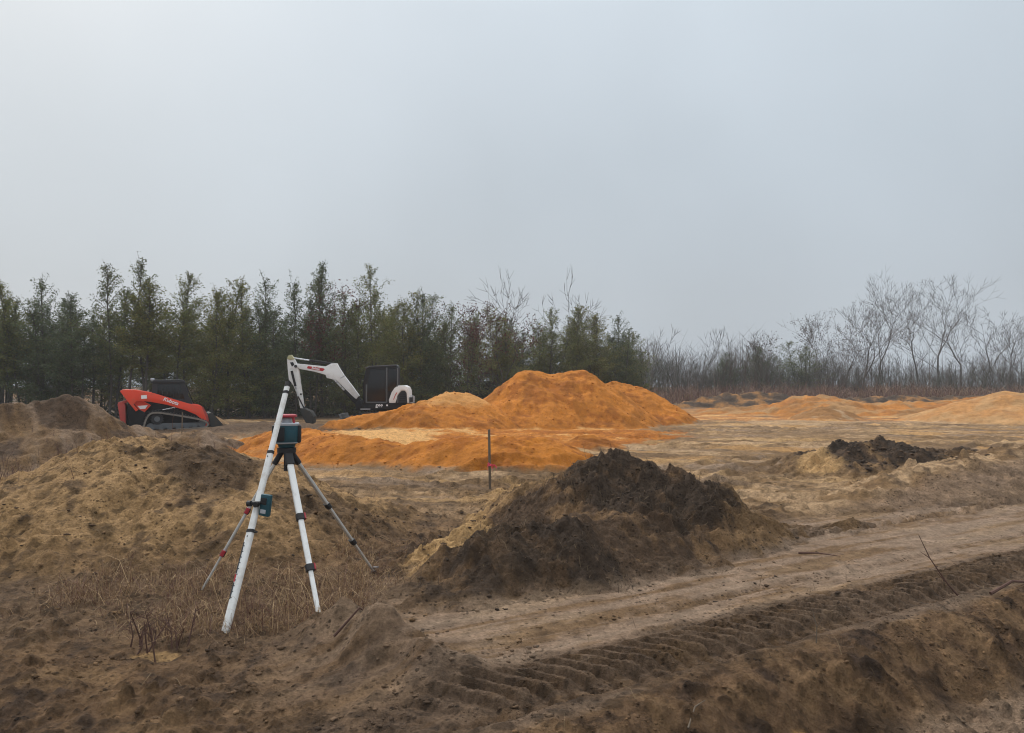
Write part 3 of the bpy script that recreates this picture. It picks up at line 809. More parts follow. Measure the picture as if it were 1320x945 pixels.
def col_rusty(x, y, h):
    c = col_orange(x, y, h)
    n1 = fbm(x * 0.4, y * 0.7, 5, 876, 0.6)
    c = mixc(c, np.array((0.36, 0.21, 0.095)), 0.25 + 0.65 * sstep(-0.2, 0.3, fbm(x * 0.35 + 7, y * 0.8, 5, 879, 0.65)))
    return mixc(c, C['rust'] * 0.8, sstep(0.0, 0.45, n1) * 0.7)

def col_right(x, y, h):
    return mixc(col_orange(x, y, h), C['gold'] * 1.15, 0.55 + 0.3 * sstep(-0.2, 0.3, fbm(x * 0.5, y * 0.7, 5, 867, 0.62)))

def col_lump(x, y, h):
    return ramp3(fbm(x, y, 4, 877), 'rust', 'rust', 'tan') * 0.9

def col_windrow(x, y, h):
    return ramp3(fbm(x * 0.8, y * 0.8, 4, 878), 'dark', 'loam', 'rust')

MOUNDS = [
    # name, height fn, colour fn, x0, x1, y0, y1, step, material, label, category
    ('dirt_mound', h_centre, col_centre, -2.0, 5.0, 5.5, 12.6, 0.0165, 'soil', 'dark peaked dirt mound with roots and clods beside the dirt road, centre foreground', 'dirt mound'),
    ('dirt_mound', h_left, col_left, -7.6, 0.2, 4.6, 12.6, 0.024, 'soil', 'broad tan brown dirt mound directly behind the survey tripod', 'dirt mound'),
    ('dirt_mound', h_back, col_back, -17.5, -5.5, 11.0, 24.0, 0.05, 'soil', 'grey brown pointed dirt mound at the left edge in front of the red loader', 'dirt mound'),
    ('dirt_berm', h_berm, col_berm, -1.0, 18.0, 6.5, 23.0, 0.045, 'soil', 'low lumpy dirt berm along the far side of the road', 'dirt berm'),
    ('rubble_heap', h_debris, col_debris, 3.8, 10.6, 12.2, 18.0, 0.03, 'soil', 'black crumbly soil heap with sandy patch beyond the road berm', 'soil heap'),
    ('rubble_heap', h_debris2, col_debris, 7.6, 12.6, 15.8, 18.8, 0.035, 'soil', 'small flat dark soil heap to the right of the black crumbly heap', 'soil heap'),
    ('sand_pile', h_twin, col_orange, -4.5, 8.5, 28.6, 39.4, 0.06, 'sand', 'tallest orange sand pile with two rounded peaks', 'sand pile'),
    ('sand_pile', h_side, col_orange, 0.5, 10.5, 32.0, 41.2, 0.06, 'sand', 'orange sand pile partly behind the two-peaked pile, sloping away to the right', 'sand pile'),
    ('sand_pile', h_flat, col_flat, -8.5, 2.5, 27.0, 35.0, 0.05, 'sand', 'orange sand pile with flattened pale top in front of the white excavator', 'sand pile'),
    ('sand_pile', h_front, col_front, -10.2, 3.4, 13.6, 25.6, 0.045, 'sand', 'long low orange sand pile nearest the camera, behind the ribboned stake', 'sand pile'),
    ('sand_pile', h_small, col_orange, 0.2, 4.2, 19.0, 23.6, 0.04, 'sand', 'smallest orange sand pile between the low front pile and the tall one', 'sand pile'),
    ('sand_pile', h_right, col_right, 18.0, 32.5, 33.6, 43.0, 0.08, 'sand', 'rounded tan orange sand pile at the right edge of the clearing', 'sand pile'),
    ('sand_berm', h_long, col_rusty, 6.5, 40.0, 38.5, 52.5, 0.11, 'sand', 'long tan orange sand bank across the far right of the clearing', 'sand bank'),
    ('sand_pile', h_lump, col_lump, 13.0, 18.6, 37.0, 41.2, 0.06, 'sand', 'small brown lump of spoil in front of the long sand bank', 'sand pile'),
    ('soil_windrow', h_windrow, col_windrow, 9.5, 48.0, 56.0, 70.0, 0.16, 'soil', 'dark windrow of stripped topsoil before the far bare trees', 'soil windrow'),
]
HFN = [m[1] for m in MOUNDS]

def ground_z(x, y):
    x = np.atleast_1d(np.asarray(x, float)); y = np.atleast_1d(np.asarray(y, float))
    b = base(x, y)
    h = np.zeros_like(x)
    for m in MOUNDS:
        k = (x > m[3]) & (x < m[4]) & (y > m[5]) & (y < m[6])
        if k.any(): h[k] = np.maximum(h[k], m[1](x[k], y[k]))
    return b + h

def gz(x, y): return float(ground_z(x, y)[0])

# ---- the ground sheet
rows = []
yy = -45.0
while yy < 900:
    rows.append(yy)
    if yy < 0: yy += max(0.4, -yy * 0.15)
    elif yy < 2.4: yy += 0.08
    elif yy < 9: yy += max(0.011, 0.0037 * yy)
    elif yy < 60: yy += 0.0068 * yy
    else: yy += 0.05 * yy
rows = np.array(rows)
NC = 700
u = np.linspace(-1, 1, NC)
fu = np.where(np.abs(u) < 0.88, u / 0.88 * 0.84, np.sign(u) * (0.84 + ((np.abs(u) - 0.88) / 0.12) ** 2 * 6.0))
wid = np.where(rows > 1, rows + 1.0, 2.0 + (1 - rows) * 0.8)
GX = wid[:, None] * fu[None, :]
GY = np.repeat(rows[:, None], NC, 1)
GZ = base(GX, GY)
v = np.stack([GX, GY, GZ], -1).reshape(-1, 3)
me = np_mesh('ground', v, grid_faces(len(rows), NC), col_base(GX, GY).reshape(-1, 3), loose=1 - 0.8 * packed(GX, GY).ravel())
tag(link('ground', me, M['soil']), kind='structure')

# ---- the mounds
for (nm, hf, cf, x0, x1, y0, y1, st, mat, lab, cat) in MOUNDS:
    xs = np.arange(x0, x1, st); ys = np.arange(y0, y1, st)
    X, Y = np.meshgrid(xs, ys)
    h = hf(X, Y)
    Z = base(X, Y) + np.maximum(h, -0.08)
    f = grid_faces(len(ys), len(xs))
    ok = (h.ravel()[f].max(1) > -0.02)
    f = f[ok]
    used = np.unique(f)
    rm = np.full(X.size, -1); rm[used] = np.arange(len(used))
    v = np.stack([X, Y, Z], -1).reshape(-1, 3)[used]
    # blend to the ground's own colour at the toe
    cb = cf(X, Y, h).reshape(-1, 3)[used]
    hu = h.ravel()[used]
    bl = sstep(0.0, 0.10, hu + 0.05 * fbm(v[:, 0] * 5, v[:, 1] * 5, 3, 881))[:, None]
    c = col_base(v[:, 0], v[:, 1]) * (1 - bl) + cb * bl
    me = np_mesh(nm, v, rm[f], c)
    tag(link(nm, me, M[mat]), lab, cat)

# ================================================================== trees
class TB:
    """collects tapered tubes and leaf faces as numpy arrays"""
    def __init__(s): s.v = []; s.f = []; s.n = 0; s.lv = []; s.lc = []
    def tube(s, pts, rad, k=5):
        pts = np.asarray(pts, float); rad = np.asarray(rad, float)
        d = np.gradient(pts, axis=0); d /= np.linalg.norm(d, axis=1)[:, None] + 1e-9
        ref = np.where(np.abs(d[:, 2:3]) > 0.9, np.array([[1., 0, 0]]), np.array([[0., 0, 1]]))
        a = np.cross(d, ref); a /= np.linalg.norm(a, axis=1)[:, None] + 1e-9
        b = np.cross(d, a)
        t = np.arange(k) * 2 * np.pi / k
        ring = pts[:, None] + rad[:, None, None] * (np.cos(t)[None, :, None] * a[:, None] + np.sin(t)[None, :, None] * b[:, None])
        s.v.append(ring.reshape(-1, 3))
        m = len(pts)
        i = np.arange(m * k).reshape(m, k) + s.n
        q = np.stack([i[:-1], np.roll(i[:-1], -1, 1), np.roll(i[1:], -1, 1), i[1:]], -1).reshape(-1, 4)
        s.f.append(q); s.n += m * k
    def leaves(s, p, size, asp, col, up=0.0, jit=0.25):
        """p (n,3) centres -> n quads with random orientation"""
        n = len(p)
        d = rng.normal(size=(n, 3)); d[:, 2] = d[:, 2] * 0.7 + up
        d /= np.linalg.norm(d, axis=1)[:, None]
        w = np.cross(d, rng.normal(size=(n, 3))); w /= np.linalg.norm(w, axis=1)[:, None] + 1e-9
        L_ = (size * rng.uniform(0.6, 1.4, n))[:, None]
        q = np.stack([p - d * L_ * 0.5, p + w * L_ * asp * 0.5, p + d * L_ * 0.5, p - w * L_ * asp * 0.5], 1)
        s.lv.append(q.reshape(-1, 3))
        c = np.asarray(col)[None] * rng.uniform(1 - jit, 1 + jit, (n, 1)) * (1 + 0.08 * rng.normal(size=(n, 3)))
        s.lc.append(np.repeat(c, 4, 0))
    def wood(s, name): return np_mesh(name, np.concatenate(s.v), np.concatenate(s.f))
    def crown(s, name):
        v = np.concatenate(s.lv)
        return np_mesh(name, v, np.arange(len(v)).reshape(-1, 4), np.concatenate(s.lc), 'tint', False)

def feathery(H, stems, cb, spread, dens, col, tip=0.0):
    """slender evergreen: thin wandering stems, ascending arched branches, fine leaf sprays"""
    t = TB()
    for k in range(stems):
        a0 = rng.uniform(0, 6.28); off = 0.25 if stems == 1 else rng.uniform(0.15, 0.75)
        h = H * (1.0 if k == 0 else rng.uniform(0.68, 0.96))
        n = 9
        zz = np.linspace(0, 1, n)
        lean = rng.normal(0, 0.05 * h, 2)
        px = math.cos(a0) * off + lean[0] * zz + np.cumsum(rng.normal(0, 0.035, n))
        py = math.sin(a0) * off + lean[1] * zz + np.cumsum(rng.normal(0, 0.035, n))
        P = np.stack([px, py, zz * h - 0.15 * (zz == 0)], 1)
        r0 = rng.uniform(0.045, 0.075)
        t.tube(P, r0 * (1 - zz) ** 0.8 + 0.006, 5)
        nb = int(60 * h / 8)
        # a few dead twigs low on the stem
        for i in range(int(12)):
            f = rng.uniform(0.08, cb + 0.05); az = rng.uniform(0, 6.28)
            o = np.array([np.interp(f, zz, P[:, j]) for j in range(3)]); Lb = rng.uniform(0.3, 1.0)
            e_ = o + np.array([math.cos(az) * Lb, math.sin(az) * Lb, Lb * rng.uniform(0.1, 0.7)])
            t.tube([o, (o + e_) / 2 + rng.normal(0, 0.04, 3), e_], [0.009, 0.006, 0.003], 3)
        for i in range(nb):
            f = cb + (1 - cb) * (i + rng.random()) / nb
            az = rng.uniform(0, 6.28)
            g = (f - cb) / (1 - cb)
            prof = (0.35 + 1.0 * math.sin(min(1, g * 1.6 + 0.12) * math.pi * 0.62)) * (1 - g) ** 0.55 + 0.10
            Lb = spread * prof * rng.uniform(0.55, 1.2)
            el = R(rng.uniform(18, 48) + 28 * g)
            o = np.array([np.interp(f, zz, P[:, j]) for j in range(3)])
            dh = np.array([math.cos(az), math.sin(az), 0])
            uu = np.linspace(0, 1, 5)
            B = o[None] + dh[None] * (Lb * math.cos(el) * uu)[:, None] + np.array([0, 0, 1.0])[None] * (Lb * (math.sin(el) * uu - 0.28 * (1 - g) * uu ** 2.2))[:, None] + np.cumsum(rng.normal(0, 0.02, (5, 3)), 0)
            t.tube(B, 0.012 * (1 - uu) + 0.003, 3)
            m = int(dens * 175 * (0.35 + Lb / spread) * (1.15 - 0.75 * g))
            uq = rng.beta(1.7, 1.1, m)
            p = np.stack([np.interp(uq, uu, B[:, j]) for j in range(3)], 1)
            # leaves sit on short sprays around the branch
            nsp = max(3, m // 9)
            sp = rng.normal(0, 1, (nsp, 3)); sp[:, 2] *= 0.6
            idx = rng.integers(0, nsp, m)
            p = p + sp[idx] * (0.13 * Lb * rng.random(m) ** 0.5)[:, None] + rng.normal(0, 0.045, (m, 3)) + np.array([0, 0, -0.03])
            c = np.array(col) * rng.uniform(0.7, 1.3)
            t.leaves(p, 0.115, 0.34, c, 0.1)
        # wispy leader twigs
        for i in range(7):
            f = rng.uniform(0.86, 1.0); az = rng.uniform(0, 6.28)
            o = np.array([np.interp(f, zz, P[:, j]) for j in range(3)]); Lb = rng.uniform(0.35, 0.9)
            e_ = o + np.array([math.cos(az) * Lb * 0.35, math.sin(az) * Lb * 0.35, Lb])
            t.tube([o, (o + e_) / 2 + rng.normal(0, 0.03, 3), e_], [0.010, 0.007, 0.004], 3)
            uq = rng.random(16)[:, None]
            t.leaves(o + (e_ - o) * uq + rng.normal(0, 0.05, (16, 3)), 0.09, 0.34, np.array(col), 0.5)
    return t.wood('trunk'), t.crown('crown')

def bare(H, levels, lean, spread, r0, leaf=None, nleaf=0, fork=(2, 3), leafsize=0.16, twig=0.012):
    """leafless deciduous tree by recursive forking; optional sparse leaves on the twigs"""
    t = TB()
    def grow(o, d, Ln, r, lv):
        n = 4
        P = [np.array(o)]
        dd = np.array(d, float)
        for i in range(n - 1):
            dd = dd + rng.normal(0, 0.10, 3) + np.array([0, 0, 0.05])
            dd /= np.linalg.norm(dd)
            P.append(P[-1] + dd * Ln / (n - 1))
        P = np.array(P)
        r1 = max(twig * 0.5, r * (0.62 if lv > 0 else 0.25))
        t.tube(P, np.linspace(max(r, twig), r1, n), 5 if lv > levels - 2 else 3)
        if leaf is not None and lv <= 1 and nleaf:
            m = nleaf
            q = P[rng.integers(1, n, m)] + rng.normal(0, 0.16, (m, 3))
            t.leaves(q, leafsize, 0.5, np.array(leaf) * rng.uniform(0.7, 1.3))
        if lv == 0: return
        kids = rng.integers(fork[0], fork[1] + 1)
        for k in range(kids):
            at = n - 1 if k < 2 else rng.integers(2, n)
            ax = rng.normal(size=3); ax -= ax.dot(dd) * dd; ax /= np.linalg.norm(ax)
            an = R(rng.uniform(18, 48)) * spread
            nd = dd * math.cos(an) + ax * math.sin(an)
            nd[2] += 0.12; nd /= np.linalg.norm(nd)
            grow(P[at], nd, Ln * rng.uniform(0.62, 0.86), r1 * rng.uniform(0.65, 0.95), lv - 1)
        for k in range(2):
            at = rng.integers(1, n); ax = rng.normal(size=3); ax[2] = abs(ax[2]) * 0.4; ax /= np.linalg.norm(ax)
            nd = dd * 0.55 + ax; nd /= np.linalg.norm(nd)
            if lv >= 2: grow(P[at], nd, Ln * 0.5, r1 * 0.45, lv - 2)
    first = H * 0.30
    grow((0, 0, -0.1), (lean[0], lean[1], 1.0), first, r0, levels)
    w = t.wood('trunk')
    co = np.empty(len(w.vertices) * 3, np.float32); w.vertices.foreach_get('co', co); co = co.reshape(-1, 3)
    k = H / np.percentile(co[:, 2], 99.7)
    w.vertices.foreach_set('co', (co * [k, k, k]).astype(np.float32).ravel()); w.update()
    cr = None
    if t.lv:
        cr = t.crown('crown')
        co = np.empty(len(cr.vertices) * 3, np.float32); cr.vertices.foreach_get('co', co)
        cr.vertices.foreach_set('co', (co * k).astype(np.float32)); cr.update()
    return w, cr

GREEN = [(0.110, 0.122, 0.046), (0.132, 0.138, 0.042), (0.088, 0.108, 0.050), (0.152, 0.150, 0.044)]
OPEN_T = [feathery(8.0, st_, cb_, sp_, de_, GREEN[i % 4]) for i, (st_, cb_, sp_, de_) in enumerate([(3, 0.32, 1.55, 0.62), (2, 0.34, 1.75, 0.75), (3, 0.28, 1.65, 0.7), (3, 0.38, 1.6, 0.7)])]
FULL_T = [feathery(8.0, st_, cb_, sp_, de_, GREEN[(i + 1) % 4]) for i, (st_, cb_, sp_, de_) in enumerate([(3, 0.06, 2.2, 0.85), (4, 0.05, 2.0, 0.72), (3, 0.08, 2.1, 0.82), (3, 0.04, 2.3, 0.85)])]

def put_tree(name, pair, x, y, scale, label, cat='tree', group=None, rz=None, wood='bark', sxy=None):
    z = gz(x, y)
    o = empty(name, (x, y, z - 0.05), (0, 0, rng.uniform(0, 6.28) if rz is None else rz))
    sxy = scale if sxy is None else sxy
    o.scale = (sxy, sxy, scale)
    w = link('trunk', pair[0], M[wood], o)
    if pair[1] is not None: link('crown', pair[1], M['leaf'], o)
    return tag(o, label, cat, group)

# --- left tree line: front row, left to right (x, y, height, open or full, variant)
ORD = ['first', 'second', 'third', 'fourth', 'fifth', 'sixth', 'seventh', 'eighth', 'ninth', 'tenth', 'eleventh', 'twelfth', 'thirteenth',
       'fourteenth', 'fifteenth', 'sixteenth', 'seventeenth', 'eighteenth', 'nineteenth', 'twentieth', 'twenty-first', 'twenty-second', 'twenty-third', 'twenty-fourth', 'twenty-fifth', 'twenty-sixth']
FRONT = [  # px-column, distance, top row -> height
    (-18, 38.5, 6.4, 'o', 0, 'cut by the left picture edge'),
    (22, 38.0, 6.8, 'o', 1, 'above the left dirt mound'),
    (62, 38.2, 7.1, 'f', 1, 'above the peak of the left dirt mound'),
    (112, 38.0, 6.2, 'o', 2, 'left of the red loader'),
    (158, 38.5, 8.1, 'o', 0, 'tallest one at the rear end of the red loader'),
    (196, 38.2, 7.0, 'o', 3, 'behind the red lift arms'),
    (230, 38.6, 7.5, 'o', 1, 'right behind the loader cab'),
    (268, 39.5, 7.3, 'f', 2, 'just beyond the loader bucket'),
    (305, 40.5, 6.9, 'f', 0, 'dense one between loader and tripod'),
    (345, 41.3, 7.4, 'f', 1, 'above the white rod top'),
    (392, 42.5, 8.6, 'o', 2, 'tall wispy one above the excavator arm'),
    (428, 43.2, 7.7, 'f', 3, 'above the white excavator boom'),
    (472, 44.2, 8.5, 'f', 0, 'broad one rising over the excavator cab'),
    (508, 45.2, 7.3, 'f', 2, 'over the excavator engine hood'),
    (540, 46.2, 7.2, 'f', 1, 'right of the excavator'),
    (572, 47.2, 7.3, 'f', 3, 'left of the reddish tree'),
    (652, 49.4, 6.9, 'f', 2, 'between the reddish tree and the bare crown'),
    (700, 51.0, 6.8, 'f', 0, 'below the bare crooked crown'),
    (738, 52.2, 7.0, 'o', 1, 'above the second peak of the tall sand pile'),
    (775, 53.2, 7.3, 'f', 2, 'third from the right end'),
    (800, 54.2, 6.7, 'f', 1, 'second from the right end'),
    (818, 55.5, 5.6, 'f', 0, 'short last one at the right end'),
]
for i, (pc, Y, H_, kd, vi, where) in enumerate(FRONT):
    x = (pc - 660) / 1000 * Y
    pair = (OPEN_T if kd == 'o' else FULL_T)[vi]
    put_tree('evergreen_tree', pair, x, Y, H_ / 8.0 * 0.97, f'{ORD[i]} feathery evergreen from the left, {where}', 'tree', 'front row of the tree line', sxy=1.0)
# --- second and third rows, glimpsed between the front stems
LINE = []
for row, (dy, n) in enumerate([(2.6, 22), (5.4, 15)]):
    for i in range(n):
        f = (i + 0.5 + rng.uniform(-0.3, 0.3)) / n
        LINE.append((-30 + 38.5 * f, 38.0 + 17.5 * f ** 1.25 + dy + rng.uniform(-0.7, 0.7), row, f))
for i, (x, y, row, f) in enumerate(LINE):
    pool = OPEN_T if f < 0.45 and row == 1 else (OPEN_T + FULL_T)
    hh = rng.uniform(5.4, 7.0) if row == 0 else rng.uniform(5.2, 6.8)
    if f > 0.9: hh *= 0.85
    if f < 0.4: hh = min(hh, 6.3)
    put_tree('evergreen_tree', pool[rng.integers(0, len(pool))], x, y, hh / 8.0, 'feathery evergreen standing behind the front row of the left tree line', 'tree', 'trees behind the front row', sxy=0.95)
# --- reddish-leaved trees and bare crowns in the line
RUST = (0.105, 0.042, 0.034)
put_tree('deciduous_tree', bare(7.0, 5, (0.05, 0), 0.9, 0.09, RUST, 12, leafsize=0.12), -2.4, 47.9, 1.0, 'small tree with sparse dark red leaves in the middle of the left tree line', 'tree')
put_tree('deciduous_tree', bare(6.6, 5, (-0.05, 0), 0.9, 0.08, RUST, 6, leafsize=0.12), -1.0, 48.3, 1.0, 'thin tree with a few reddish leaves right of the fuller red tree', 'tree')
put_tree('deciduous_tree', bare(7.2, 4, (0.1, 0), 0.9, 0.08, RUST, 20, leafsize=0.12), -10.6, 43.3, 1.0, 'tree with dark red leaves behind the excavator boom', 'tree')
put_tree('deciduous_tree', bare(9.4, 5, (-0.06, 0), 0.85, 0.10, None, fork=(2, 3)), 0.9, 52.5, 1.0, 'bare crooked crown with short twigs above the tall sand pile, left one', 'tree', wood='bark_grey')
put_tree('deciduous_tree', bare(9.5, 5, (0.06, 0), 0.85, 0.10, None, fork=(2, 3)), 2.5, 53.5, 1.0, 'bare crooked crown above the tall sand pile, right one', 'tree', wood='bark_grey')

# --- undergrowth below the tree line
nU = 60000
f = rng.random(nU)
ux = -31 + 41 * f
uy = 37.2 + 18 * np.clip(f, 0, 1) ** 1.25 + rng.uniform(-0.4, 7, nU)
dn = fbm(ux * 0.5, uy * 0.5, 3, 901) + 0.9 * sstep(0.25, 0.55, f) - 0.35
keep = rng.random(nU) < sstep(-0.5, 0.6, dn)
ux, uy = ux[keep], uy[keep]
hz = np.minimum(2.4, (0.5 + 1.5 * sstep(-0.3, 0.6, dn[keep])) * rng.random(len(ux)) ** 1.2)
tb = TB()
tb.leaves(np.stack([ux, uy, ground_z(ux, uy) + hz], 1), 0.20, 0.42, (0.043, 0.050, 0.026), 0.2, 0.45)
o = link('undergrowth', tb.crown('undergrowth'), M['leaf'])
tag(o, 'low dark leafy undergrowth along the foot of the left tree line', 'undergrowth', kind='stuff')

# --- far bare trees on the right
FAR = [  # column, distance, height, lean, leafy, label
    (1035, 84, 9.2, (0.02, 0), 1, 'far thin tree with sparse brown leaves, leftmost of the far trees'),
    (1066, 85, 9.6, (0.0, 0), 1, 'far thin tree with brownish crown beside the dark far evergreen'),
    (1088, 86, 10.4, (-0.05, 0), 1, 'far brown-tinged tree left of the big leaning tree'),
    (1112, 87, 11.0, (0.05, 0), 0, 'far bare slim tree next to the big leaning tree'),
    (1126, 88, 14.2, (0.32, 0), 0, 'largest far bare tree, leaning to the right'),
    (1186, 90, 12.6, (-0.10, 0), 0, 'far bare tree with dark trunk right of the leaning tree'),
    (1212, 90, 14.4, (0.05, 0), 0, 'far bare tree with forked trunk and tall rounded crown'),
    (1238, 92, 12.9, (0.12, 0), 0, 'far bare tree with slim trunk right of the tall forked one'),
    (1262, 93, 10.6, (0.2, 0), 0, 'far bare tree bending to the right, near the gap in the treeline'),
    (1296, 90, 8.6, (0.0, 0), 0, 'small far bare tree near the right picture edge'),
    (1322, 92, 8.0, (0.0, 0), 0, 'small far bare tree cut by the right picture edge'),
    (905, 80, 7.4, (0.0, 0), 0, 'small far bare tree just right of the evergreen line'),
    (868, 78, 7.2, (0.05, 0), 0, 'small far bare tree beside the last evergreen'),
    (968, 82, 6.9, (0.0, 0), 1, 'short far bare tree with brown tinge in the middle of the far brush'),
]
for (pc, Y, H_, ln, lf, lab) in FAR:
    pr = bare(H_, 6 if H_ > 10 else 5, ln, 0.85, 0.14 if H_ > 10 else 0.08, (0.10, 0.066, 0.052) if lf else None, 2 if lf else 0, leafsize=0.13, twig=0.012, fork=(2, 3))
    put_tree('bare_tree', pr, (pc - 660) / 1000 * Y, Y, 1.0, lab, 'tree', 'far bare trees', rz=0.0, wood='bark_grey')
# --- far evergreens, dark and dense
for (pc, Y, H_, wd, lab) in [(1030, 82, 5.8, 1.25, 'dark far evergreen standing before the far bare trees'),
                             (985, 81, 5.2, 1.1, 'second dark far evergreen in the middle of the brush'),
                             (936, 80, 4.6, 1.0, 'low dark far evergreen nearest the evergreen line')]:
    put_tree('evergreen_tree', FULL_T[3 if pc > 1000 else 1], (pc - 660) / 1000 * Y, Y, H_ / 8, lab, 'tree', 'far evergreens', sxy=wd)

def blades(n, px, py, hgt, wid_, cols, lean=0.35, bend=0.3, zoff=-0.02):
    """n bent grass blades, two quads each"""
    z = ground_z(px, py) + zoff
    az = rng.uniform(0, 6.28, n); l = np.abs(rng.normal(0, lean, n))
    dx = np.cos(az) * l * hgt; dy = np.sin(az) * l * hgt
    wa = rng.uniform(0, 6.28, n); wx = np.cos(wa) * wid_ / 2; wy = np.sin(wa) * wid_ / 2
    b0 = np.stack([px - wx, py - wy, z], 1); b1 = np.stack([px + wx, py + wy, z], 1)
    m0 = np.stack([px + dx * 0.4 - wx * 0.8, py + dy * 0.4 - wy * 0.8, z + hgt * 0.6], 1); m1 = np.stack([px + dx * 0.4 + wx * 0.8, py + dy * 0.4 + wy * 0.8, z + hgt * 0.6], 1)
    tz = z + hgt * (1 - bend * rng.random(n))
    t0 = np.stack([px + dx - wx * 0.15, py + dy - wy * 0.15, tz], 1); t1 = np.stack([px + dx + wx * 0.15, py + dy + wy * 0.15, tz], 1)
    v = np.stack([b0, b1, m1, m0, t1, t0], 1).reshape(-1, 3)
    k = np.arange(n)[:, None] * 6
    f = np.concatenate([k + [0, 1, 2, 3], k + [3, 2, 4, 5]], 0)
    return v, f, np.repeat(cols, 6, 0)

def pick(pal, n, jit=0.25):
    pal = np.array(pal); c = pal[rng.integers(0, len(pal), n)]
    return c * rng.uniform(1 - jit, 1 + jit, (n, 1))

def sapl(n, xs, ys, hs, cols):
    """thin bare saplings, each a stem and some side twigs, as narrow crossed blades"""
    V = []; F = []; CC = []; k = 0
    z = ground_z(xs, ys)
    for i in range(n):
        h = hs[i]; b = np.array([xs[i], ys[i], z[i] - 0.1])
        segs = []
        for st_ in range(3):
            az = rng.uniform(0, 6.28); ln_ = abs(rng.normal(0, 0.22)); hh_ = h * rng.uniform(0.6, 1.0)
            mid_ = b + np.array([math.cos(az) * ln_ * hh_ * 0.35, math.sin(az) * ln_ * hh_ * 0.35, hh_ * 0.5])
            top = b + np.array([math.cos(az) * ln_ * hh_ + rng.normal(0, 0.06) * hh_, math.sin(az) * ln_ * hh_, hh_])
            segs += [(b, mid_, 0.05), (mid_, top, 0.032)]
            for j in range(8):
                f_ = rng.uniform(0.0, 0.95); o_ = mid_ + (top - mid_) * f_; a_ = rng.uniform(0, 6.28); l_ = h * rng.uniform(0.10, 0.26)
                segs.append((o_, o_ + np.array([math.cos(a_) * l_ * 0.75, math.sin(a_) * l_ * 0.75, l_ * rng.uniform(0.2, 0.9)]), 0.024))
        for (p, q, w) in segs:
            V += [p + [-w / 2, 0, 0], p + [w / 2, 0, 0], q + [w * 0.12, 0, 0], q + [-w * 0.12, 0, 0], p + [0, -w / 2, 0], p + [0, w / 2, 0], q + [0, w * .12, 0], q + [0, -w * .12, 0]]
            F += [[k, k + 1, k + 2, k + 3], [k + 4, k + 5, k + 6, k + 7]]; k += 8
            CC += [cols[i]] * 8
    return np.array(V), np.array(F), np.array(CC)

# --- far brush
nB = 2000
bx = rng.uniform(9, 66, nB); by = rng.uniform(76, 97, nB)
colpx = bx / by * 1000 + 660
bh = np.where(colpx < 1010, rng.uniform(3.2, 6.6, nB), rng.uniform(2.0, 5.6, nB)) * (0.85 + 0.9 * fbm(bx * 0.22, by * 0.15, 3, 911))
v, f, c = sapl(nB, bx, by, bh, pick([(0.135, 0.118, 0.105), (0.105, 0.09, 0.08), (0.13, 0.098, 0.082), (0.095, 0.098, 0.07)], nB))
tag(link('far_brush', np_mesh('far_brush', v, f, c, 'tint', False), M['dry']), 'grey leafless brush and saplings massed along the far right edge of the clearing', 'brush', kind='stuff')
# --- far dry weeds in front of the brush
nW = 26000
wx = rng.uniform(8, 64, nW); wy = rng.uniform(67, 80, nW)
v, f, c = blades(nW, wx, wy, rng.uniform(0.3, 1.5, nW) * (1 + 1.3 * fbm(wx * 0.3, wy * 0.3, 3, 912)), np.full(nW, 0.05), pick([(0.21, 0.125, 0.09), (0.17, 0.095, 0.075), (0.26, 0.175, 0.11), (0.14, 0.075, 0.062)], nW), 0.6)
tag(link('dry_weeds', np_mesh('dry_weeds', v, f, c, 'tint', False), M['dry']), 'tall reddish brown dry weeds in front of the far brush', 'weeds', kind='stuff')

# ================================================================== track loader
def belt(mb, pts, w, y, thick, lug=0.0, n_lug=46):
    """closed rubber belt following a loop of (x, z) points"""
    pts = [Vector((p[0], p[1])) for p in pts]
    # chaikin smoothing
    for _ in range(2):
        q = []
        for i in range(len(pts)):
            a, b = pts[i], pts[(i + 1) % len(pts)]
            q += [a * 0.75 + b * 0.25, a * 0.25 + b * 0.75]
        pts = q
    n = len(pts)
    cen = sum(pts, Vector((0, 0))) / n
    nor = []
    for i in range(n):
        d = pts[(i + 1) % n] - pts[i - 1]; m = Vector((d.y, -d.x)).normalized()
        if m.dot(pts[i] - cen) < 0: m = -m
        nor.append(m)
    bm = mb.bm; rings = []
    for p, m in zip(pts, nor):
        i_ = p - m * thick
        rings.append([bm.verts.new((p.x, y - w / 2, p.y)), bm.verts.new((p.x, y + w / 2, p.y)), bm.verts.new((i_.x, y + w / 2, i_.y)), bm.verts.new((i_.x, y - w / 2, i_.y))])
    for i in range(n):
        a, b = rings[i], rings[(i + 1) % n]
        for k in range(4):
            bm.faces.new((a[k], a[(k + 1) % 4], b[(k + 1) % 4], b[k]))
    if lug > 0:
        per = [0]
        for i in range(n): per.append(per[-1] + (pts[(i + 1) % n] - pts[i]).length)
        for j in range(n_lug):
            t = per[-1] * j / n_lug
            i = max(k for k in range(n) if per[k] <= t)
            fr = (t - per[i]) / max(1e-6, per[i + 1] - per[i])
            p = pts[i].lerp(pts[(i + 1) % n], fr); m = nor[i].lerp(nor[(i + 1) % n], fr).normalized()
            ang = math.atan2(m.x, m.y)
            mb.box((p.x + m.x * lug * 0.45, y, p.y + m.y * lug * 0.45), (0.035, w * 0.96, lug), Matrix.Rotation(ang, 3, 'Y'))
    return mb

def wheel(name, x, z, r, y0, y1, mat, parent, hub=True):
    mb = MB().cyl((x, y0, z), (x, y1, z), r, n=20)
    o = mb.build(name, mat, parent)
    return o

